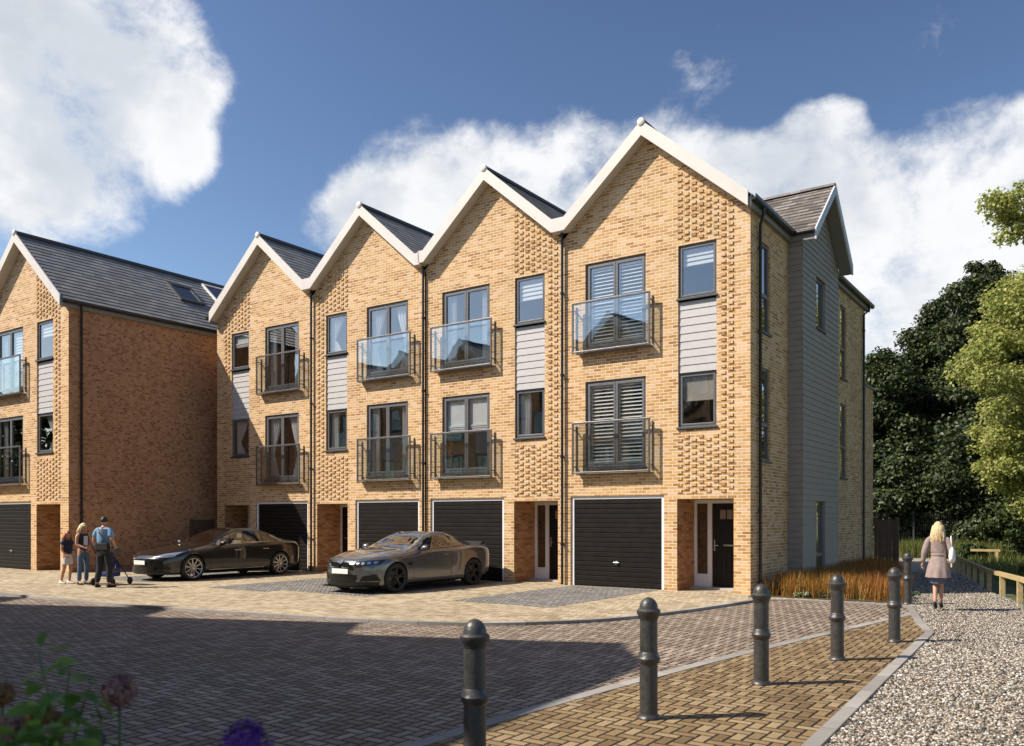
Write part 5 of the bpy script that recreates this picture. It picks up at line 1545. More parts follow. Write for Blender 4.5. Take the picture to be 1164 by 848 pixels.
    # wheels
    for yy in C['axles']:
        for sg in (1, -1):
            xo = sg * (C['hw'] - .115); y = yy - Ln / 2; wr = C['wr']
            m = MB(); m.lathe([(0.02, -.02), (.165, -.02), (.165, .01), (.02, .01)], xo, y, wr, 24, 'x'); wh = m.build('wheel', M['brake'], root, smooth=True, autosmooth=.6)
            tw = .125; rr = C['rim_r']
            m = MB(); m.lathe([(rr, -tw * .86), (rr + .02, -tw), (wr - .035, -tw), (wr - .008, -tw * .8), (wr, -tw * .4), (wr, tw * .4), (wr - .008, tw * .8), (wr - .035, tw), (rr + .02, tw), (rr, tw * .86)], xo, y, wr, 40, 'x', cap=False)
            m.build('tyre', M['tyre'], wh, smooth=True, autosmooth=.9)
            m = MB(); o_ = .86 * tw * sg
            m.lathe([(rr + .003, -o_ * .9), (rr - .02, -o_ * .5), (rr - .025, o_ * .6), (rr - .012, o_ * .98), (rr + .006, o_ * 1.04), (rr + .006, o_)], xo, y, wr, 40, 'x', cap=False)
            m.lathe([(.0, o_ * 1.0), (.045, o_ * .95), (.058, o_ * .72), (.06, o_ * .4)], xo, y, wr, 16, 'x', cap=False)
            ns = C['spokes']
            for k in range(ns):
                for db in C['double']:
                    a0 = 2 * PI * k / ns + .3; a1 = a0 + db; wd0, wd1 = C['spw']
                    def pt(r_, an, dw, xx): return (xo + xx, y + math.cos(an) * r_ - math.sin(an) * dw, wr + math.sin(an) * r_ + math.cos(an) * dw)
                    A = [pt(.04, a0, -wd0, o_ * .72), pt(.04, a0, wd0, o_ * .72), pt(rr - .012, a1, wd1, o_ * .95), pt(rr - .012, a1, -wd1, o_ * .95)]
                    B = [pt(.04, a0, -wd0, o_ * .45), pt(.04, a0, wd0, o_ * .45), pt(rr - .012, a1, wd1, o_ * .6), pt(rr - .012, a1, -wd1, o_ * .6)]
                    m.poly(A); m.poly(B[::-1])
                    for e in range(4):
                        f_ = (e + 1) % 4; m.poly([A[e], B[e], B[f_], A[f_]])
            m.build('rim', C['rim'], wh)
    # cabin: floor, seats, steering wheel
    s = MB(); s.box(-C['hw'] + .2, C['hw'] - .2, C['cab'][0] - Ln / 2, C['cab'][1] - Ln / 2, .34, .38); s.build('cabin_floor', M['leather_dark'], root)
    for sg in (1, -1):
        y0 = C['seat'] - Ln / 2
        s = MB(); s.box(sg * .37 - .24, sg * .37 + .24, y0 - .25, y0 + .28, .40, .58)
        s.rings([[(sg * .37 + a, y0 + .22 + .30 * t_ + b, .55 + .52 * t_) for a, b in ((-.23, -.05), (.23, -.05), (.21, .09), (-.21, .09))] for t_ in (0, .5, 1)])
        s.rings([[(sg * .37 + a, y0 + .53 + .05 * t_ + b, 1.09 + .17 * t_) for a, b in ((-.13, -.03), (.13, -.03), (.12, .06), (-.12, .06))] for t_ in (0, 1)])
        s.build('seat', C['leather'], root, bevel=.03)
    s = MB(); y0 = C['seat'] + .85 - Ln / 2; s.box(-.62, .62, y0, y0 + .45, .40, .56); s.rings([[(a, y0 + .40 + .22 * t_ + b, .54 + .46 * t_) for a, b in ((-.62, -.04), (.62, -.04), (.6, .08), (-.6, .08))] for t_ in (0, 1)]); s.build('rear_seat', C['leather'], root, bevel=.03)
    s = MB(); s.box(-C['hw'] + .25, C['hw'] - .25, C['dash'] - Ln / 2, C['dash'] + .30 - Ln / 2, .66, .89); s.build('dashboard', M['leather_dark'], root, bevel=.03)
    C['extra'](root, patch, line, body, Ln)
    # door mirrors
    for sg in (1, -1):
        y = C['mirror'][0] - Ln / 2; z = C['mirror'][1]; x = sg * C['mirror'][2]
        m = MB(); m.rings([[(x + sg * (.02 + .19 * q) , y + .05 * (1 - 2 * abs(q - .5)) * math.cos(a) - .01 + .045 * math.cos(a), z + .065 * (.8 + .3 * math.sin(PI * min(1, q + .15))) * math.sin(a) + .02 * q) for a in [2 * PI * k / 12 for k in range(12)]] for q in (0, .12, .4, .75, .95, 1.0)])
        m.tube([(x - sg * .05, y + .03, z - .03), (x + sg * .05, y + .01, z - .01)], .028, 8)
        m.build('door_mirror', C['paint'], root, smooth=True, autosmooth=.9)
    bvh_src.free()
    return root

def stn(s, zb, w, zm, zs, wb, zbelt, wc, zc, zt, **k):
    d = dict(s=s, zb=zb, w=w, zm=zm, zs=zs, wb=wb, zbelt=zbelt, wc=wc, zc=zc, zt=zt); d.update(k); return d

# --- black fastback saloon
SB = [stn(0.00, .22, .72, .40, .54, .66, .58, .58, .62, .635), stn(0.10, .19, .83, .43, .60, .78, .66, .66, .70, .72), stn(0.40, .17, .94, .50, .70, .86, .76, .70, .80, .825), stn(0.90, .17, .975, .55, .78, .88, .85, .72, .90, .925),
      stn(1.45, .17, .965, .56, .82, .87, .90, .74, .955, .985), stn(1.72, .17, .960, .57, .85, .885, .925, .73, 1.03, 1.065), stn(2.25, .17, .962, .58, .87, .90, .945, .645, 1.27, 1.32), stn(2.62, .17, .965, .58, .875, .905, .955, .60, 1.375, 1.425),
      stn(3.05, .17, .968, .58, .88, .905, .96, .60, 1.385, 1.44), stn(3.50, .17, .975, .58, .89, .905, .975, .585, 1.33, 1.39), stn(4.00, .18, .98, .60, .91, .89, 1.00, .56, 1.20, 1.255), stn(4.40, .20, .955, .62, .92, .845, 1.01, .60, 1.085, 1.13), stn(4.70, .24, .91, .64, .90, .80, 1.00, .62, 1.04, 1.065), stn(4.90, .30, .85, .66, .86, .74, .95, .60, 1.01, 1.035), stn(4.97, .38, .78, .66, .82, .68, .88, .56, .94, .96)]
def extra_black(root, patch, line, body, Ln):
    h = -Ln / 2
    for sg in (1, -1):
        v = 'side' if sg > 0 else 'side-'
        patch('headlight', M['lamp'], [(sg * .42, .63), (sg * .86, .66), (sg * .90, .80), (sg * .60, .735)], 'front', .008)
        patch('daylight_strip', M['chrome'], [(sg * .44, .655), (sg * .82, .695), (sg * .83, .71), (sg * .45, .668)], 'front', .012)
        patch('lower_intake', M['trim'], [(sg * .52, .30), (sg * .84, .32), (sg * .82, .42), (sg * .55, .38)], 'front', .006)
        patch('tail_light', M['tail'], [(sg * .35, .84), (sg * .76, .80), (sg * .74, .90), (sg * .38, .90)], 'rear', .008)
        sm = MB()
        line(sm, [(h + 1.52, z) for z in (.30, .45, .6, .75, .90)], v); line(sm, [(h + 2.66, z) for z in (.26, .4, .6, .8, .93)], v); line(sm, [(h + 3.52 + .12 * (z - .5), z) for z in (.5, .7, .85, .96)], v); line(sm, [(h + 1.55 + .14 * k, .255) for k in range(9)], v); line(sm, [(h + 2.7 + .1 * k, .26) for k in range(5)], v)
        sm.build('door_seam', M['trim'], body)
        tr = MB(); line(tr, [(h + 1.75 + .1 * k, .955 + .0035 * k) for k in range(21)], v, .007, .004); tr.build('window_trim', M['chrome'], root)
        hd = MB(); line(hd, [(h + 2.32 + .04 * k, .80) for k in range(6)], v, .011, .006); line(hd, [(h + 3.30 + .04 * k, .815) for k in range(6)], v, .011, .006); hd.build('door_handle', M['chrome'], root)
        sk = patch('side_skirt', M['trim'], [(h + 1.42, .19), (h + 3.45, .19), (h + 3.45, .25), (h + 1.42, .25)], v, .012, n=(14, 3))
        tr = MB(); line(tr, [(h + 1.45 + .1 * k, .275) for k in range(20)], v, .008, .004); tr.build('sill_trim', M['chrome'], root)
    patch('grille', M['trim'], [(-.42, .50), (.42, .50), (.46, .60), (-.46, .60)], 'front', .012, n=(24, 8))
    patch('grille_trim', M['chrome'], [(-.44, .605), (.44, .605), (.46, .622), (-.46, .622)], 'front', .010, n=(16, 2))
    patch('air_intake', M['trim'], [(-.5, .29), (.5, .29), (.56, .42), (-.56, .42)], 'front', .020, n=(24, 10))
    patch('nose_glare_cover', M['trim'], [(-.80, .20), (.80, .20), (.82, .285), (-.82, .285)], 'front', .016, n=(28, 6))  # dark strip added to hide the bright reflection low on the nose
    p = MB(); p.box(-.26, .26, h - .056, h - .042, .455, .565); p.build('number_plate', M['plate'], root, bevel=.004)
    hs = MB(); line(hs, [(-.62 + .0 * k, h + .62 + .09 * k) for k in range(10)], 'top', .003); line(hs, [(.62, h + .62 + .09 * k) for k in range(10)], 'top', .003); hs.build('bonnet_seam', M['trim'], body)
gB = [('windscreen', lambda s, v: 1.50 < s < 2.56 and v > 6.25), ('rear_window', lambda s, v: 3.42 < s < 4.45 and v > 6.35), ('side_window', lambda s, v: 5.12 < v < 5.86 and 1.80 < s < 4.15 and not (2.71 < s < 2.79)), ('glass_roof', lambda s, v: 2.68 < s < 3.34 and v > 6.4)]
CB = dict(st=SB, len=4.97, hw=.98, bow=[[(0, .42), (.5, .20), (1.3, 0)], [(0, .30), (.5, .10), (1.2, 0)]], glass=gB, paint=M['paint_black'], arch=.385, axles=[.97, 3.93], wr=.352, rim_r=.262, spokes=10, double=(0.14,), spw=(.018, .016), rim=M['rim_silver'], cab=(1.6, 4.0), seat=2.35, dash=1.62, leather=M['leather'], mirror=(1.86, 1.0, .93), extra=extra_black)
make_car('parked_car', 'glossy black fastback car with silver multi-spoke wheels and beige seats', (-21.42, 15.63), R(-1.0), CB)

# --- grey coupe
SA = [stn(0.00, .17, .76, .36, .54, .70, .60, .60, .66, .68), stn(0.09, .15, .86, .40, .62, .80, .70, .66, .75, .775), stn(0.35, .14, .925, .46, .70, .84, .79, .68, .845, .875), stn(0.80, .15, .945, .52, .77, .86, .875, .70, .93, .96), stn(1.35, .16, .925, .54, .80, .85, .915, .72, .985, 1.015),
      stn(1.62, .16, .920, .55, .83, .85, .935, .71, 1.05, 1.085), stn(2.10, .16, .915, .56, .86, .865, .95, .62, 1.26, 1.305), stn(2.42, .16, .918, .56, .87, .87, .955, .575, 1.345, 1.39), stn(2.85, .16, .925, .56, .88, .87, .965, .57, 1.34, 1.392), stn(3.25, .17, .940, .57, .90, .87, .98, .56, 1.27, 1.33),
      stn(3.70, .18, .945, .60, .92, .86, 1.01, .57, 1.13, 1.185), stn(4.02, .20, .93, .62, .93, .83, 1.02, .62, 1.06, 1.09), stn(4.40, .25, .90, .64, .91, .80, 1.00, .64, 1.035, 1.05), stn(4.60, .30, .85, .64, .86, .76, .96, .62, 1.03, 1.045), stn(4.67, .36, .79, .62, .80, .70, .88, .58, .95, .965)]
def extra_grey(root, patch, line, body, Ln):
    h = -Ln / 2
    for sg in (1, -1):
        v = 'side' if sg > 0 else 'side-'
        hl_ = patch('headlight', M['lamp_dark'], [(sg * .36, .63), (sg * .84, .665), (sg * .87, .77), (sg * .40, .725)], 'front', .018, n=(20, 10))
        for q in range(4):
            a = sg * (.46 + .105 * q); z0 = .645 + .012 * q
            patch('lamp_element', M['chrome'], [(a - .03, z0), (a + .03, z0 + .005), (a + .03, z0 + .055), (a - .03, z0 + .05)], 'front', .024, parent=hl_, n=(4, 4))
        # kidney grille halves: rounded outline, black mesh with a paler rim
        kid = MB(); N = 20; cx = sg * .165
        pts = [(cx + .135 * math.copysign(abs(math.cos(a)) ** .6, math.cos(a)), .655 + .062 * math.copysign(abs(math.sin(a)) ** .6, math.sin(a))) for a in [2 * PI * k / N for k in range(N)]]
        yk = h - .034
        kid.poly([(x, yk, z) for x, z in pts]); kid.build('grille', M['trim'], root)
        kr = MB(); kr.tube([(x, yk - .002, z) for x, z in pts + pts[:1]], .009, 6, cap=False); kr.build('grille_rim', M['trim'], root)
        patch('side_intake', M['trim'], [(sg * .50, .285), (sg * .86, .30), (sg * .80, .45), (sg * .56, .40)], 'front', .020, n=(16, 10))
        patch('tail_light', M['tail'], [(sg * .42, .78), (sg * .80, .76), (sg * .77, .88), (sg * .45, .87)], 'rear', .008)
        sm = MB()
        line(sm, [(h + 1.42 - .1 * (z - .5), z) for z in (.28, .42, .6, .75, .88)], v); line(sm, [(h + 2.80 + .05 * (z - .5), z) for z in (.26, .4, .6, .8, .93)], v); line(sm, [(h + 1.45 + .135 * k, .25) for k in range(11)], v)
        sm.build('door_seam', M['trim'], body)
        tr = MB(); line(tr, [(h + 1.66 + .1 * k, .962 + .0035 * k) for k in range(18)], v, .006, .004); tr.build('window_trim', M['trim'], root)
        hd = MB(); line(hd, [(h + 2.48 + .04 * k, .825) for k in range(6)], v, .012, .007); hd.build('door_handle', C_A['paint'], root)
        patch('fender_vent', M['trim'], [(h + 1.25, .62), (h + 1.37, .62), (h + 1.36, .69), (h + 1.22, .69)], v, .006)
        patch('side_skirt', M['trim'], [(h + 1.28, .17), (h + 3.28, .17), (h + 3.28, .215), (h + 1.28, .215)], v, .014, n=(14, 3))
    patch('air_intake', M['trim'], [(-.40, .28), (.40, .28), (.46, .43), (-.46, .43)], 'front', .022, n=(24, 10))
    patch('nose_glare_cover', M['trim'], [(-.82, .16), (.82, .16), (.84, .275), (-.84, .275)], 'front', .016, n=(28, 6))  # added dark band covering the glare under the grey nose
    sp = MB(); sp.rings([[(x, h + yy + .06 * (x / .8) ** 2, z) for x in np.linspace(-.74, .74, 13)] for yy, z in ((.12, .145), (.0, .14), (.0, .155), (.12, .175))], cap=False, closed=False); sp.build('front_splitter', M['trim'], root)
    p = MB(); p.box(-.26, .26, h - .062, h - .047, .455, .565); p.build('number_plate', M['plate'], root, bevel=.004)
    b = MB(); b.lathe([(.0, -.006), (.038, -.005), (.041, 0)], 0, h + .03, .745, 18, 'y'); bo = b.build('bonnet_badge', M['lamp_dark'], root, smooth=True)
    for a0, mm in ((0, 'badge_blue'), (PI / 2, 'white'), (PI, 'badge_blue'), (1.5 * PI, 'white')):
        q = MB(); q.poly([(0, h + .022, .745)] + [(.026 * math.cos(a0 + PI / 2 * k / 5), h + .022, .745 + .026 * math.sin(a0 + PI / 2 * k / 5)) for k in range(6)]); q.build('badge_quarter', M[mm], bo)
    s = MB(); s.rings([[(x, Ln / 2 - .30 + a - .10 * (x / .75) ** 2, 1.06 + z + .01) for x in np.linspace(-.72, .72, 13)] for a, z in ((-.10, -.03), (.0, .02), (.10, .055), (.11, .045), (.02, -.02), (-.10, -.05))], cap=False, closed=False); s.build('boot_spoiler', M['rim_dark'], root, smooth=True)
    hs = MB()
    for sg in (1, -1): line(hs, [(sg * (.34 + .022 * k), h + .35 + .1 * k) for k in range(10)], 'top', .004); line(hs, [(sg * (.66 + .012 * k), h + .30 + .1 * k) for k in range(10)], 'top', .003)
    hs.build('bonnet_seam', M['trim'], body)
M['badge_blue'] = simple('badge_blue', (0.03, 0.10, 0.35), 0.3)
gA = [('windscreen', lambda s, v: 1.40 < s < 2.34 and v > 6.25), ('rear_window', lambda s, v: 3.05 < s < 3.95 and v > 6.35), ('side_window', lambda s, v: 5.12 < v < 5.86 and 1.68 < s < 3.72 and not (2.84 < s < 2.90))]
C_A = dict(st=SA, len=4.67, hw=.945, bow=[[(0, .44), (.5, .20), (1.2, 0)], [(0, .28), (.5, .10), (1.1, 0)]], glass=gA, paint=M['paint_grey'], arch=.375, axles=[.84, 3.65], wr=.345, rim_r=.255, spokes=5, double=(-.16, .16), spw=(.016, .014), rim=M['rim_dark'], cab=(1.5, 3.7), seat=2.20, dash=1.52, leather=M['leather_dark'], mirror=(1.74, 1.0, .88), extra=extra_grey)
make_car('parked_car', 'grey metallic sports coupe with dark wheels and twin black grilles', (-14.17, 15.98), R(-1.5), C_A)
# ------------------------------------------------------------------ people
M['skin'] = simple('skin', (0.46, 0.25, 0.165), 0.5, var=0.05)
M['hair_blonde'] = simple('hair_blonde', (0.60, 0.44, 0.24), 0.45, var=0.3, vscale=30, bump=0.6, bscale=90)
M['hair_dark'] = simple('hair_dark', (0.015, 0.011, 0.009), 0.5, bump=0.5, bscale=90)
M['hair_red'] = simple('hair_red', (0.36, 0.10, 0.03), 0.5, var=0.3, vscale=30, bump=0.5, bscale=90)
def cloth(n, c, **k): M[n] = simple(n, c, 0.85, var=0.14, vscale=14, bump=0.35, bscale=22, **k)
cloth('coat_taupe', (0.27, 0.205, 0.185)); cloth('shirt_blue', (0.17, 0.33, 0.52)); cloth('trousers_black', (0.014, 0.016, 0.024)); cloth('jeans', (0.085, 0.13, 0.20)); cloth('jeans_light', (0.14, 0.19, 0.26))
cloth('top_navy', (0.018, 0.02, 0.06)); cloth('top_white', (0.62, 0.62, 0.62)); cloth('skirt_white', (0.60, 0.58, 0.57)); cloth('bag_black', (0.012, 0.012, 0.014)); cloth('bag_white', (0.78, 0.76, 0.72)); cloth('shoe_black', (0.012, 0.011, 0.011)); cloth('shoe_white', (0.62, 0.60, 0.58)); cloth('folder_yellow', (0.55, 0.36, 0.03)); cloth('skirt_blue', (0.10, 0.12, 0.17)); cloth('pram_blue', (0.02, 0.035, 0.17)); cloth('pram_grey', (0.07, 0.075, 0.085)); cloth('vest_dark', (0.035, 0.03, 0.04))
M['eye'] = simple('eye', (0.03, 0.02, 0.015), 0.2); M['lip'] = simple('lip', (0.35, 0.10, 0.08), 0.5)

def skin(name, nodes, edges, mat, parent, sub=2, extra=None):
    """nodes: dict key -> (pos, radius or (rx, ry)); grows one continuous surface"""
    keys = list(nodes); ix = {k: i for i, k in enumerate(keys)}
    me = bpy.data.meshes.new('t'); me.from_pydata([tuple(nodes[k][0]) for k in keys], [(ix[a], ix[b]) for a, b in edges], [])
    o = bpy.data.objects.new('t', me); COL.objects.link(o)
    o.modifiers.new('s', 'SKIN')
    if not me.skin_vertices: me.skin_vertices.new(name='')
    for i, k in enumerate(keys):
        r_ = nodes[k][1]; r_ = (r_, r_) if not isinstance(r_, tuple) else r_
        me.skin_vertices[0].data[i].radius = r_; me.skin_vertices[0].data[i].use_root = (i == 0)
    md = o.modifiers.new('u', 'SUBSURF'); md.levels = sub; md.render_levels = sub
    dg = bpy.context.evaluated_depsgraph_get(); dg.update()
    ev = bpy.data.meshes.new_from_object(o.evaluated_get(dg)); bpy.data.objects.remove(o)
    bm = bmesh.new(); bm.from_mesh(ev)
    if extra:
        for m2 in extra: bm.from_mesh(m2)
    for f in bm.faces: f.smooth = True
    out = bpy.data.meshes.new(name); bm.to_mesh(out); bm.free(); out.materials.append(mat)
    ob = bpy.data.objects.new(name, out); COL.objects.link(ob)
    if parent is not None: ob.parent = parent
    return ob

def head_mesh(c, s, yaw=0.0, tilt=0.0):
    """a head with brow, nose, chin and ears around centre c; faces -y before the turn"""
    m = MB(); rings = []; n, k = 22, 16
    for i in range(k + 1):
        t = PI * i / k; z = -math.cos(t); rr = max(math.sin(t), .02); rg = []
        for j in range(n):
            a = 2 * PI * j / n; x = .074 * rr * math.cos(a); y = .094 * rr * math.sin(a) ; zz = .118 * z
            if z < -.2: x *= 1 - .32 * (-z - .2); 
            if math.sin(a) < 0:   # face side
                f = -math.sin(a)
                y += .018 * rr * f * max(0, -z) * .3
                if abs(math.cos(a)) < .25: y -= .024 * math.exp(-((z + .12) / .16) ** 2) * (1 - abs(math.cos(a)) / .25) ** .6
                y += .010 * math.exp(-((z - .02) / .10) ** 2) * math.exp(-((abs(math.cos(a)) - .42) / .2) ** 2)
                if z < -.55: y -= .012 * f * (-(z + .55))
            rg.append(Vector((x, y, zz)))
        rings.append(rg)
    rot = Matrix.Rotation(yaw, 4, 'Z') @ Matrix.Rotation(tilt, 4, 'X')
    T = lambda p: Vector(c) + (rot @ Vector(p)) * s
    m.rings([[T(p) for p in rg] for rg in rings], cap=True)
    for sg in (1, -1):
        ear = [[Vector((sg * (.072 + .012 * q), .012 + .016 * math.cos(a) * (1 - .3 * q), .0 + .030 * math.sin(a) * (1 - .2 * q))) for a in [2 * PI * b / 8 for b in range(8)]] for q in (0, .6, 1)]
        m.rings([[T(p) for p in rg] for rg in ear], cap=True)
    me = bpy.data.meshes.new('h'); me.from_pydata([tuple(v) for v in m.v], [], m.f)
    return me, T
def hand_mesh(wrist, direc, palmn, s, side):
    """palm, four unequal curled fingers and a thumb leaving the side of the palm"""
    d = Vector(direc).normalized(); nrm = Vector(palmn); nrm = (nrm - d * nrm.dot(d)).normalized(); b = d.cross(nrm) * side
    W = Vector(wrist); N = {}; E = []
    N['w'] = (W, .021 * s); N['p1'] = (W + d * .035 * s, (.034 * s, .016 * s)); N['p2'] = (W + d * .08 * s, (.036 * s, .014 * s)); E += [('w', 'p1'), ('p1', 'p2')]
    me = []
    o = skin('tmp', N, E, None, None, 1); me.append(o.data.copy()); bpy.data.objects.remove(o)
    for q, (off, L) in enumerate(((-.030, .062), (-.010, .076), (.011, .071), (.030, .055))):
        p0 = W + d * .07 * s + b * off * s; p1 = p0 + d * L * .45 * s + nrm * .008 * s; p2 = p1 + (d * .75 + nrm * .66) * L * .38 * s; p3 = p2 + (d * .35 + nrm * .93) * L * .28 * s
        o = skin('tmp', {0: (p0, .0095 * s), 1: (p1, .0088 * s), 2: (p2, .008 * s), 3: (p3, .007 * s)}, [(0, 1), (1, 2), (2, 3)], None, None, 1); me.append(o.data.copy()); bpy.data.objects.remove(o)
    p0 = W + d * .025 * s - b * .022 * s; p1 = p0 + (d * .6 - b * .7 + nrm * .3) * .042 * s; p2 = p1 + (d * .9 - b * .2 + nrm * .4) * .032 * s
    o = skin('tmp', {0: (p0, .0125 * s), 1: (p1, .0105 * s), 2: (p2, .0085 * s)}, [(0, 1), (1, 2)], None, None, 1); me.append(o.data.copy()); bpy.data.objects.remove(o)
    return me

def person(label, loc, rz, J, P, group=None):
    """J joints in metres (local, faces -y); P options"""
    root = empty('person', loc, rz); tag(root, label, 'person', group)
    g = P.get('girth', 1.0); hs = P.get('head', 1.0)
    N = {'pel': (J['pel'], (.145 * g, .105 * g)), 'spi': (J['spi'], (.125 * g, .095 * g)), 'che': (J['che'], (.150 * g, .105 * g)), 'nb': (J['nb'], (.075 * g, .065 * g)), 'nk': (J['nk'], .050 * hs), 'hd': (J['hd'], .052 * hs)}
    E = [('pel', 'spi'), ('spi', 'che'), ('che', 'nb'), ('nb', 'nk'), ('nk', 'hd')]
    for s in 'lr':
        N.update({'sh' + s: (J['sh' + s], .056 * g), 'el' + s: (J['el' + s], .040 * g), 'wr' + s: (J['wr' + s], .026 * g), 'hi' + s: (J['hi' + s], .088 * g), 'kn' + s: (J['kn' + s], .056 * g), 'ca' + s: (Vector(J['kn' + s]).lerp(Vector(J['an' + s]), .33) + Vector((0, .015, 0)), .053 * g), 'an' + s: (J['an' + s], .035 * g), 'to' + s: (J['to' + s], .030 * g)})
        E += [('nb', 'sh' + s), ('sh' + s, 'el' + s), ('el' + s, 'wr' + s), ('pel', 'hi' + s), ('hi' + s, 'kn' + s), ('kn' + s, 'ca' + s), ('ca' + s, 'an' + s), ('an' + s, 'to' + s)]
    hm, T = head_mesh(J['head'], hs, P.get('yaw', 0), P.get('tilt', 0))
    extra = [hm]
    for s, sd in (('l', 1), ('r', -1)):
        d = Vector(J['wr' + s]) - Vector(J['el' + s]); pn = P.get('palm' + s, (-sd * .8, -.5, 0))
        extra += hand_mesh(J['wr' + s], P.get('hd' + s, d), pn, hs, sd)
    body = skin('body', N, E, M['skin'], root, 2, extra)
    e = MB()
    for sg in (1, -1): e.sphere(T((sg * .031, -.082, .004)), .0105 * hs, 8, 6)
    e.build('eyes', M['eye'], body, smooth=True)
    e = MB(); e.rings([[T((x, -.094 + .22 * abs(x) + dy, -.058 + dz)) for x in np.linspace(-.024, .024, 7)] for dy, dz in ((.004, -.008), (-.004, -.003), (0.0, .001), (-.004, .005), (.004, .009))], cap=False, closed=False); e.build('mouth', M['lip'], body, smooth=True)
    return root, body, T, N

def grow(N, names, add, over=None):
    out = {}
    for k in names:
        p, r_ = N[k]; out[k] = (p, tuple(x + add for x in r_) if isinstance(r_, tuple) else r_ + add)
    if over: out.update(over)
    return out
def trousers(root, N, mat, add=.014, cuff=.055, end=1.0):
    n = grow(N, ['pel'], .012); e = []
    n['wst'] = (Vector(N['pel'][0]).lerp(Vector(N['spi'][0]), .55), tuple(x + .010 for x in N['spi'][1])); e.append(('wst', 'pel'))
    n = {'pel': n['pel'], 'wst': n['wst']}
    for s in 'lr':
        n.update(grow(N, ['hi' + s, 'kn' + s], add)); n['c' + s] = (N['ca' + s][0], N['ca' + s][1] + add); n['a' + s] = (Vector(N['kn' + s][0]).lerp(Vector(N['an' + s][0]), .95 * end), cuff)
        e += [('pel', 'hi' + s), ('hi' + s, 'kn' + s), ('kn' + s, 'c' + s), ('c' + s, 'a' + s)]
    return skin('trousers', n, e, mat, root)
def shirt(root, N, mat, name='shirt', sleeve=.75, add=.014, hem=None, long=False):
    n = grow(N, ['che', 'spi'], add + .004); e = [('che', 'spi'), ('che', 'nb')]
    n['nb'] = (Vector(N['nb'][0]) + Vector((0, 0, -.005)), tuple(x + .010 for x in N['nb'][1])); n['hem'] = (Vector(N['pel'][0]) + Vector((0, 0, .05 if hem is None else hem)), tuple(x + .014 for x in N['pel'][1])); e.append(('spi', 'hem'))
    for s in 'lr':
        n['sh' + s] = (N['sh' + s][0], N['sh' + s][1] + add)
        E1 = Vector(N['el' + s][0]); S1 = Vector(N['sh' + s][0])
        if not sleeve: n['sh' + s] = (Vector(N['sh' + s][0]).lerp(Vector(N['nb'][0]), .12), N['sh' + s][1] + .006); e.append(('nb', 'sh' + s)); continue
        n['sl' + s] = (S1.lerp(E1, sleeve), N['el' + s][1] + add + (.014 if not long else .006)); e += [('nb', 'sh' + s), ('sh' + s, 'sl' + s)]
        if long:
            n['sl' + s] = (E1, N['el' + s][1] + add + .006); n['cu' + s] = (E1.lerp(Vector(N['wr' + s][0]), .93), N['wr' + s][1] + .020); e.append(('sl' + s, 'cu' + s))
    return skin(name, n, e, mat, root)
def shoe(root, a, t, mat, heel=0.0, w=.038):
    """a: ankle joint, t: toe joint; follows the foot from heel to toe"""
    a, t = Vector(a), Vector(t); d = (t - a); d.z = 0; d.normalize(); b = Vector((-d.y, d.x, 0))
    h0 = a - d * .055; h0.z = a.z - (.085 if heel == 0 else .095) + (0 if heel == 0 else heel * .35); t0 = t + d * .055; t0.z = t.z - .037
    m = MB(); rings = []
    for q in np.linspace(0, 1, 10):
        c = h0.lerp(t0, q); hh = (.105 - .055 * min(1, q * 1.35)) if heel == 0 else (.085 - .04 * min(1, q * 1.5))
        ww = w * (.75 + .42 * math.sin(PI * min(1, q * .85 + .12)) ** 1.2) * (1 if q < .95 else .7)
        rings.append([tuple(c + b * ww * math.cos(an) + Vector((0, 0, hh * (.5 + .5 * math.sin(an))))) for an in [2 * PI * k / 12 for k in range(12)]])
    m.rings(rings, cap=True)
    if heel > 0: c = h0 + d * .02; m.tube([(c.x, c.y, c.z + .01), (c.x, c.y, c.z - heel)], [.016, .007], 8)
    return m.build('shoe', mat, root, smooth=True)
def tub(name, rings, mat, parent, n=24, fold=0.0, nf=9):
    """a garment lofted from ellipses (cx, cy, z, rx, ry); fold = pleat depth growing downwards"""
    m = MB(); R_ = []
    for i, (cx, cy, z, rx, ry) in enumerate(rings):
        f = fold * i / max(1, len(rings) - 1)
        R_.append([(cx + rx * (1 + f * math.sin(nf * a + i * .3)) * math.cos(a), cy + ry * (1 + f * math.sin(nf * a + i * .3)) * math.sin(a), z) for a in [2 * PI * k / (n * 2) for k in range(n * 2)]])
    m.rings(R_, cap=True); return m.build(name, mat, parent, smooth=True, autosmooth=1.0)
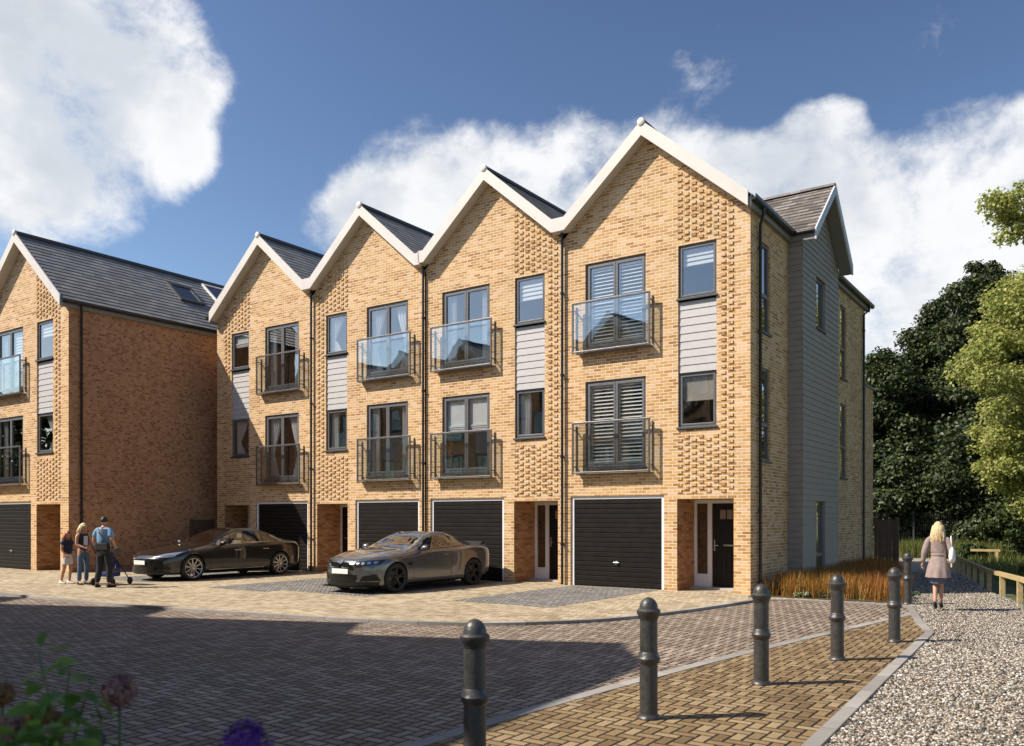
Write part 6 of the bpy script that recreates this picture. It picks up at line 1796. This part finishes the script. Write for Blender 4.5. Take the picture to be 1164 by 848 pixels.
def hair(root, T, body, mat, s=1.0, length=0.0, seed=1, width=1.0):
    m = MB(); n = 26; rings = []; rd = random.Random(seed)
    for i in range(9):      # cap over the skull, leaving the face open
        t = PI * .58 * i / 8; rg = []
        for j in range(n):
            a = 2 * PI * j / n; rr = math.sin(t) if i else .03
            face = max(0, -math.sin(a)); lift = 0.035 * face if i > 5 else 0
            k_ = 1 + .05 * math.sin(a * 7 + i)
            rg.append(T((.083 * rr * math.cos(a) * k_, (.102 * rr * math.sin(a) + .006) * k_ + (.03 * face * max(0, i - 4) / 4), .018 + .112 * math.cos(t) + lift)))
        rings.append(rg)
    m.rings([[tuple(p) for p in rg] for rg in rings], cap=True)
    h = m.build('hair', mat, body, smooth=True)
    if length:
        m = MB()
        for k in range(64):   # locks falling behind
            a = R(-20) + R(220) * k / 63; ca, sa = math.cos(a), math.sin(a); L = length * rd.uniform(.78, 1.08); ww = rd.uniform(.013, .022)
            p = [T((.078 * ca * width, .088 * sa + .012, .05)), T((.092 * ca * width, .100 * sa + .02, -.04)), T((.098 * ca * width + rd.uniform(-.02, .02), .100 * sa + .026 + rd.uniform(-.01, .012), -.04 - L * .45)), T((.100 * ca * width + rd.uniform(-.035, .035), .085 * sa + .035 + rd.uniform(-.012, .014), -.04 - L * .8)), T((.085 * ca * width + rd.uniform(-.03, .03), .075 * sa + .035 + rd.uniform(-.01, .01), -.04 - L))]
            m.tube(p, [ww * .8, ww, ww, ww * .8, .003], 6)
        m.build('hair_length', mat, h, smooth=True)
    return h

def std(H=1.75, **o):
    k = H / 1.75; J = dict(pel=(0, 0, .95), spi=(0, .005, 1.12), che=(0, .0, 1.30), nb=(0, .015, 1.445), nk=(0, .012, 1.51), hd=(0, .005, 1.56), head=(0, -.012, 1.635),
        shl=(.175, .015, 1.415), shr=(-.175, .015, 1.415), ell=(.225, .04, 1.14), elr=(-.225, .04, 1.14), wrl=(.235, -.03, .90), wrr=(-.235, -.03, .90),
        hil=(.092, 0, .91), hir=(-.092, 0, .91), knl=(.105, -.02, .50), knr=(-.105, -.02, .50), anl=(.11, .02, .085), anr=(-.11, .02, .085), tol=(.125, -.12, .04), tor=(-.125, -.12, .04))
    J.update(o); return {a: tuple(c * k for c in p) for a, p in J.items()}

GP = 'people gathered by the left house'
YAW_CAM = R(34.8)
# --- man with shoulder bag, back to us
J = std(1.75, hir=(-.10, 0, .91), hil=(.10, 0, .91), knl=(.14, -.03, .50), knr=(-.12, -.05, .50), anl=(.18, .03, .085), anr=(-.13, -.02, .085), tol=(.23, -.11, .04), tor=(-.16, -.16, .04),
        elr=(-.285, .07, 1.17), wrr=(-.21, -.13, 1.02), ell=(.27, .05, 1.16), wrl=(.24, -.10, .98))
root, body, T, N = person('man in light blue short-sleeved shirt and black trousers, back turned, black bag on his hip', (-20.25, 11.42, 0), R(34.8 + 168), J, dict(girth=1.1, yaw=R(12)), GP)
trousers(root, N, M['trousers_black'], .022, .062); shirt(root, N, M['shirt_blue'], sleeve=.72, add=.022, hem=.02)
for s in 'lr': shoe(root, J['an' + s], J['to' + s], M['shoe_black'], 0, .045)
hair(root, T, body, M['hair_dark'])
cl_ = MB(); cl_.rings([[(.075 * math.cos(a), .02 + .068 * math.sin(a), 1.455 + .035 * q + .012 * math.sin(a)) for a in [2 * PI * k / 16 for k in range(16)]] for q in (0, 1)], cap=False); cl_.build('collar', M['shirt_blue'], root, smooth=True)
MAN = root
bag = empty('shoulder_bag', (0, 0, 0)); tag(bag, 'black shoulder bag hanging at the man\'s right hip on a diagonal strap', 'bag')
def to_world(rt, p): return Matrix.Translation(rt.location) @ Matrix.Rotation(rt.rotation_euler.z, 4, 'Z') @ Vector(p)
bag.location = to_world(MAN, (-.12, .17, .80)); bag.rotation_euler = (0, 0, MAN.rotation_euler.z)
m = MB(); m.rings([[(x * (1 - .12 * abs(q)), .055 * (1 - .5 * q * q) * sg_ + .02, .15 + .16 * q) for x, sg_ in ((-.17, -1), (0, -1.25), (.17, -1), (.19, 0), (.17, 1), (0, 1.3), (-.17, 1), (-.19, 0))] for q in (-1, -.8, -.3, .3, .8, 1)]); m.build('bag_body', M['bag_black'], bag, smooth=True, autosmooth=1.0)
m = MB(); m.box(-.165, .165, .082, .096, .14, .30); m.build('flap', M['bag_black'], bag, bevel=.01)
m = MB()
o = Vector((-.12, .17, .80)); pts = [Vector(p) - o for p in ((-.27, .16, 1.08), (-.20, .165, 1.16), (-.08, .165, 1.27), (.03, .14, 1.37), (.10, .075, 1.46), (.125, .0, 1.475), (.10, -.08, 1.42), (.02, -.155, 1.28), (-.10, -.16, 1.12), (-.20, -.13, 1.02), (-.255, .0, .99), (-.29, .10, 1.03))]
m.rings([[p + Vector((0, 0, .02)) , p + Vector((.01, .008, -.018))] for p in pts], cap=False, closed=False); m.build('strap', M['bag_black'], bag)

# --- blonde woman facing the man (her left side / profile towards us)
H = 1.58
J = std(H, ell=(.22, -.04, 1.15), elr=(-.22, -.02, 1.15), wrl=(.15, -.24, 1.07), wrr=(-.12, -.25, 1.06), knl=(.10, -.03, .5), knr=(-.10, -.01, .5))
root, body, T, N = person('blonde woman in jeans and a dark sleeveless top, turned towards the man', (-21.60, 11.62, 0), R(34.8 + 62), J, dict(girth=.90, head=.96, yaw=R(10), tilt=R(14)), GP)
trousers(root, N, M['jeans'], .012, .060); shirt(root, N, M['vest_dark'], name='vest', sleeve=0, add=.014, hem=-.04)
m = MB(); m.rings([[(x, -.105 - .015 * (1 - (x / .06) ** 2), z) for x in (-.06, -.03, 0, .03, .06)] for z in (1.02, 1.12, 1.2, 1.26)], cap=False, closed=False); m.build('blouse_front', M['top_white'], root, smooth=True)
for s in 'lr': shoe(root, J['an' + s], J['to' + s], M['shoe_black'], 0, .036)
hair(root, T, body, M['hair_blonde'], length=.16, seed=3)

# --- girl with red hair, white skirt
H = 1.36
J = std(H, ell=(.21, -.03, 1.15), elr=(-.21, .02, 1.15), wrl=(.17, -.22, 1.06), wrr=(-.19, -.12, .98), knl=(.10, -.05, .5), anl=(.11, .03, .085), knr=(-.10, .03, .5), anr=(-.11, .14, .10), tor=(-.12, .01, .035))
root, body, T, N = person('red-haired girl in navy top and white shorts skirt, leftmost of the group', (-22.25, 11.55, 0), R(34.8 + 70), J, dict(girth=.86, head=.95, yaw=R(-15)), GP)
shirt(root, N, M['top_navy'], name='top', sleeve=.5, add=.016, hem=0.0)
k = H / 1.75
tub('skirt', [(0, 0, 1.00 * k, .125 * k, .10 * k), (0, 0, .93 * k, .155 * k, .125 * k), (0, 0, .82 * k, .175 * k, .145 * k), (0, 0, .66 * k, .185 * k, .16 * k)], M['skirt_white'], root, fold=.05)
for s in 'lr': shoe(root, J['an' + s], J['to' + s], M['shoe_white'], 0, .036)
hair(root, T, body, M['hair_red'], length=.10, seed=5)

# --- pushchair in front of the man
root = empty('pushchair', (-20.95, 12.0, 0), R(34.8 + 168)); tag(root, 'blue and grey pushchair standing behind the man\'s legs', 'pushchair')
m = MB()
for sg in (1, -1):
    m.tube([(sg * .24, .42, 1.02), (sg * .25, .18, .72), (sg * .26, -.12, .40), (sg * .27, -.36, .12)], .013, 8); m.tube([(sg * .25, .10, .62), (sg * .27, .30, .12)], .013, 8); m.tube([(sg * .26, -.10, .42), (sg * .26, .22, .40)], .012, 8)
m.tube([(-.24, .42, 1.02), (0, .44, 1.03), (.24, .42, 1.02)], .018, 8); m.build('frame', M['rim_dark'], root, smooth=True)
m = MB(); m.rings([[(x, .22 - .30 * q + .02 * (1 - (x / .22) ** 2), .86 - .42 * q) for x in np.linspace(-.22, .22, 7)] for q in (0, .3, .7, 1)], cap=False, closed=False); m.rings([[(x, -.08 - .24 * q, .44 + .03 * q - .02 * (1 - (x / .22) ** 2)) for x in np.linspace(-.22, .22, 7)] for q in (0, .5, 1)], cap=False, closed=False); m.build('seat', M['pram_blue'], root, smooth=True)
m = MB(); m.rings([[(.25 * math.cos(a), .20 - .28 * q + 0 * a, .84 + .20 * math.sin(a) * (1 - .2 * q)) for a in [PI * k_ / 12 for k_ in range(13)]] for q in (0, .35, .7, 1)], cap=False, closed=False); m.build('hood', M['pram_grey'], root, smooth=True)
m = MB(); m.box(-.2, .2, -.12, .22, .22, .34); m.build('basket', M['pram_blue'], root, bevel=.03)
for sg in (1, -1):
    for y in (-.37, .31):
        m = MB(); m.lathe([(.03, -.02), (.085, -.022), (.095, -.01), (.095, .01), (.085, .022), (.03, .02)], sg * .28, y, .095, 22, 'x'); m.build('wheel', M['tyre'], root, smooth=True, autosmooth=.8)

# --- walking woman on the gravel, seen from behind
GZ = ZR + 0.025
J = std(1.64, pel=(0, 0, .97), spi=(0, .0, 1.13), hil=(.088, 0, .93), hir=(-.088, 0, .93), knl=(.06, -.07, .53), anl=(.05, .10, .16), tol=(.05, .01, .055), knr=(-.05, -.06, .53), anr=(-.035, -.17, .135), tor=(-.035, -.29, .04),
        ell=(.245, .06, 1.18), wrl=(.285, .02, .93), elr=(-.25, .05, 1.17), wrr=(-.22, -.14, 1.04), head=(.0, -.012, 1.645))
J = {a: (p[0], p[1], p[2] + .012) for a, p in J.items()}
root, body, T, N = person('blonde woman in a belted taupe coat and black heels walking away along the gravel path', (-2.50, 17.75, GZ), R(180 + 3), J, dict(girth=.84, head=.97, yaw=R(-12)), None)
k = 1.64 / 1.75; z = lambda v: v * k + .012
shirt(root, N, M['coat_taupe'], name='coat', sleeve=1, add=.022, long=True, hem=.02)
tub('coat_skirt', [(0, .0, z(1.10), .118, .098), (0, 0, z(1.02), .142, .120), (0, .005, z(.95), .160, .138), (0, .01, z(.87), .178, .160), (0, .012, z(.78), .196, .180), (0, .012, z(.65), .212, .196)], M['coat_taupe'], root, n=30, fold=.055, nf=8)
tub('belt', [(0, .0, z(1.135), .128, .106), (0, 0, z(1.125), .134, .112), (0, 0, z(1.09), .136, .114), (0, 0, z(1.08), .130, .107)], M['coat_taupe'], root)
tub('dress_hem', [(0, 0, z(.80), .17, .14), (0, 0, z(.66), .150, .135), (0, 0, z(.53), .125, .120)], M['skirt_blue'], root, fold=.02)
cl_ = MB(); cl_.rings([[(r_ * 1.25 * math.cos(a), .02 + r_ * math.sin(a), z(1.455) + hz) for a in [2 * PI * q / 20 for q in range(20)]] for r_, hz in ((.072, .06), (.085, .055), (.108, .0), (.098, -.012))], cap=False); cl_.build('collar', M['coat_taupe'], root, smooth=True)
for s in 'lr': shoe(root, J['an' + s], J['to' + s], M['shoe_black'], .065, .032)
hair(root, T, body, M['hair_blonde'], length=.27, seed=8, width=1.12)
WOM = root
bag = empty('handbag', to_world(WOM, (-.235, .02, z(.95))), WOM.rotation_euler.z); tag(bag, 'soft white handbag tucked under the walking woman\'s right arm', 'bag')
m = MB(); m.rings([[(.055 * w_ * math.cos(a), .165 * w_ * (1 + .06 * math.sin(3 * a)) * math.sin(a) + dy, zz2) for a in [2 * PI * q / 16 for q in range(16)]] for w_, dy, zz2 in ((.55, 0, 0.0), (.95, 0, .03), (1.05, .01, .12), (.9, .0, .22), (.55, -.02, .30), (.25, -.03, .36))]); m.build('bag_body', M['bag_white'], bag, smooth=True)
m = MB(); m.tube([(0, -.05, .33), (.01, -.03, .46), (.02, .0, .50), (.015, .05, .44), (0, .06, .30)], .010, 6); m.build('strap', M['bag_white'], bag, smooth=True)
fo = empty('folder', to_world(WOM, (-.225, -.02, z(.86))), WOM.rotation_euler.z); tag(fo, 'yellow folder held below the white handbag', 'folder')
m = MB(); m.box(-.012, .012, -.12, .11, 0, .155); m.build('cover', M['folder_yellow'], fo, bevel=.004); m = MB(); m.box(-.008, .008, -.125, .112, .004, .150); m.build('pages', M['top_white'], fo)
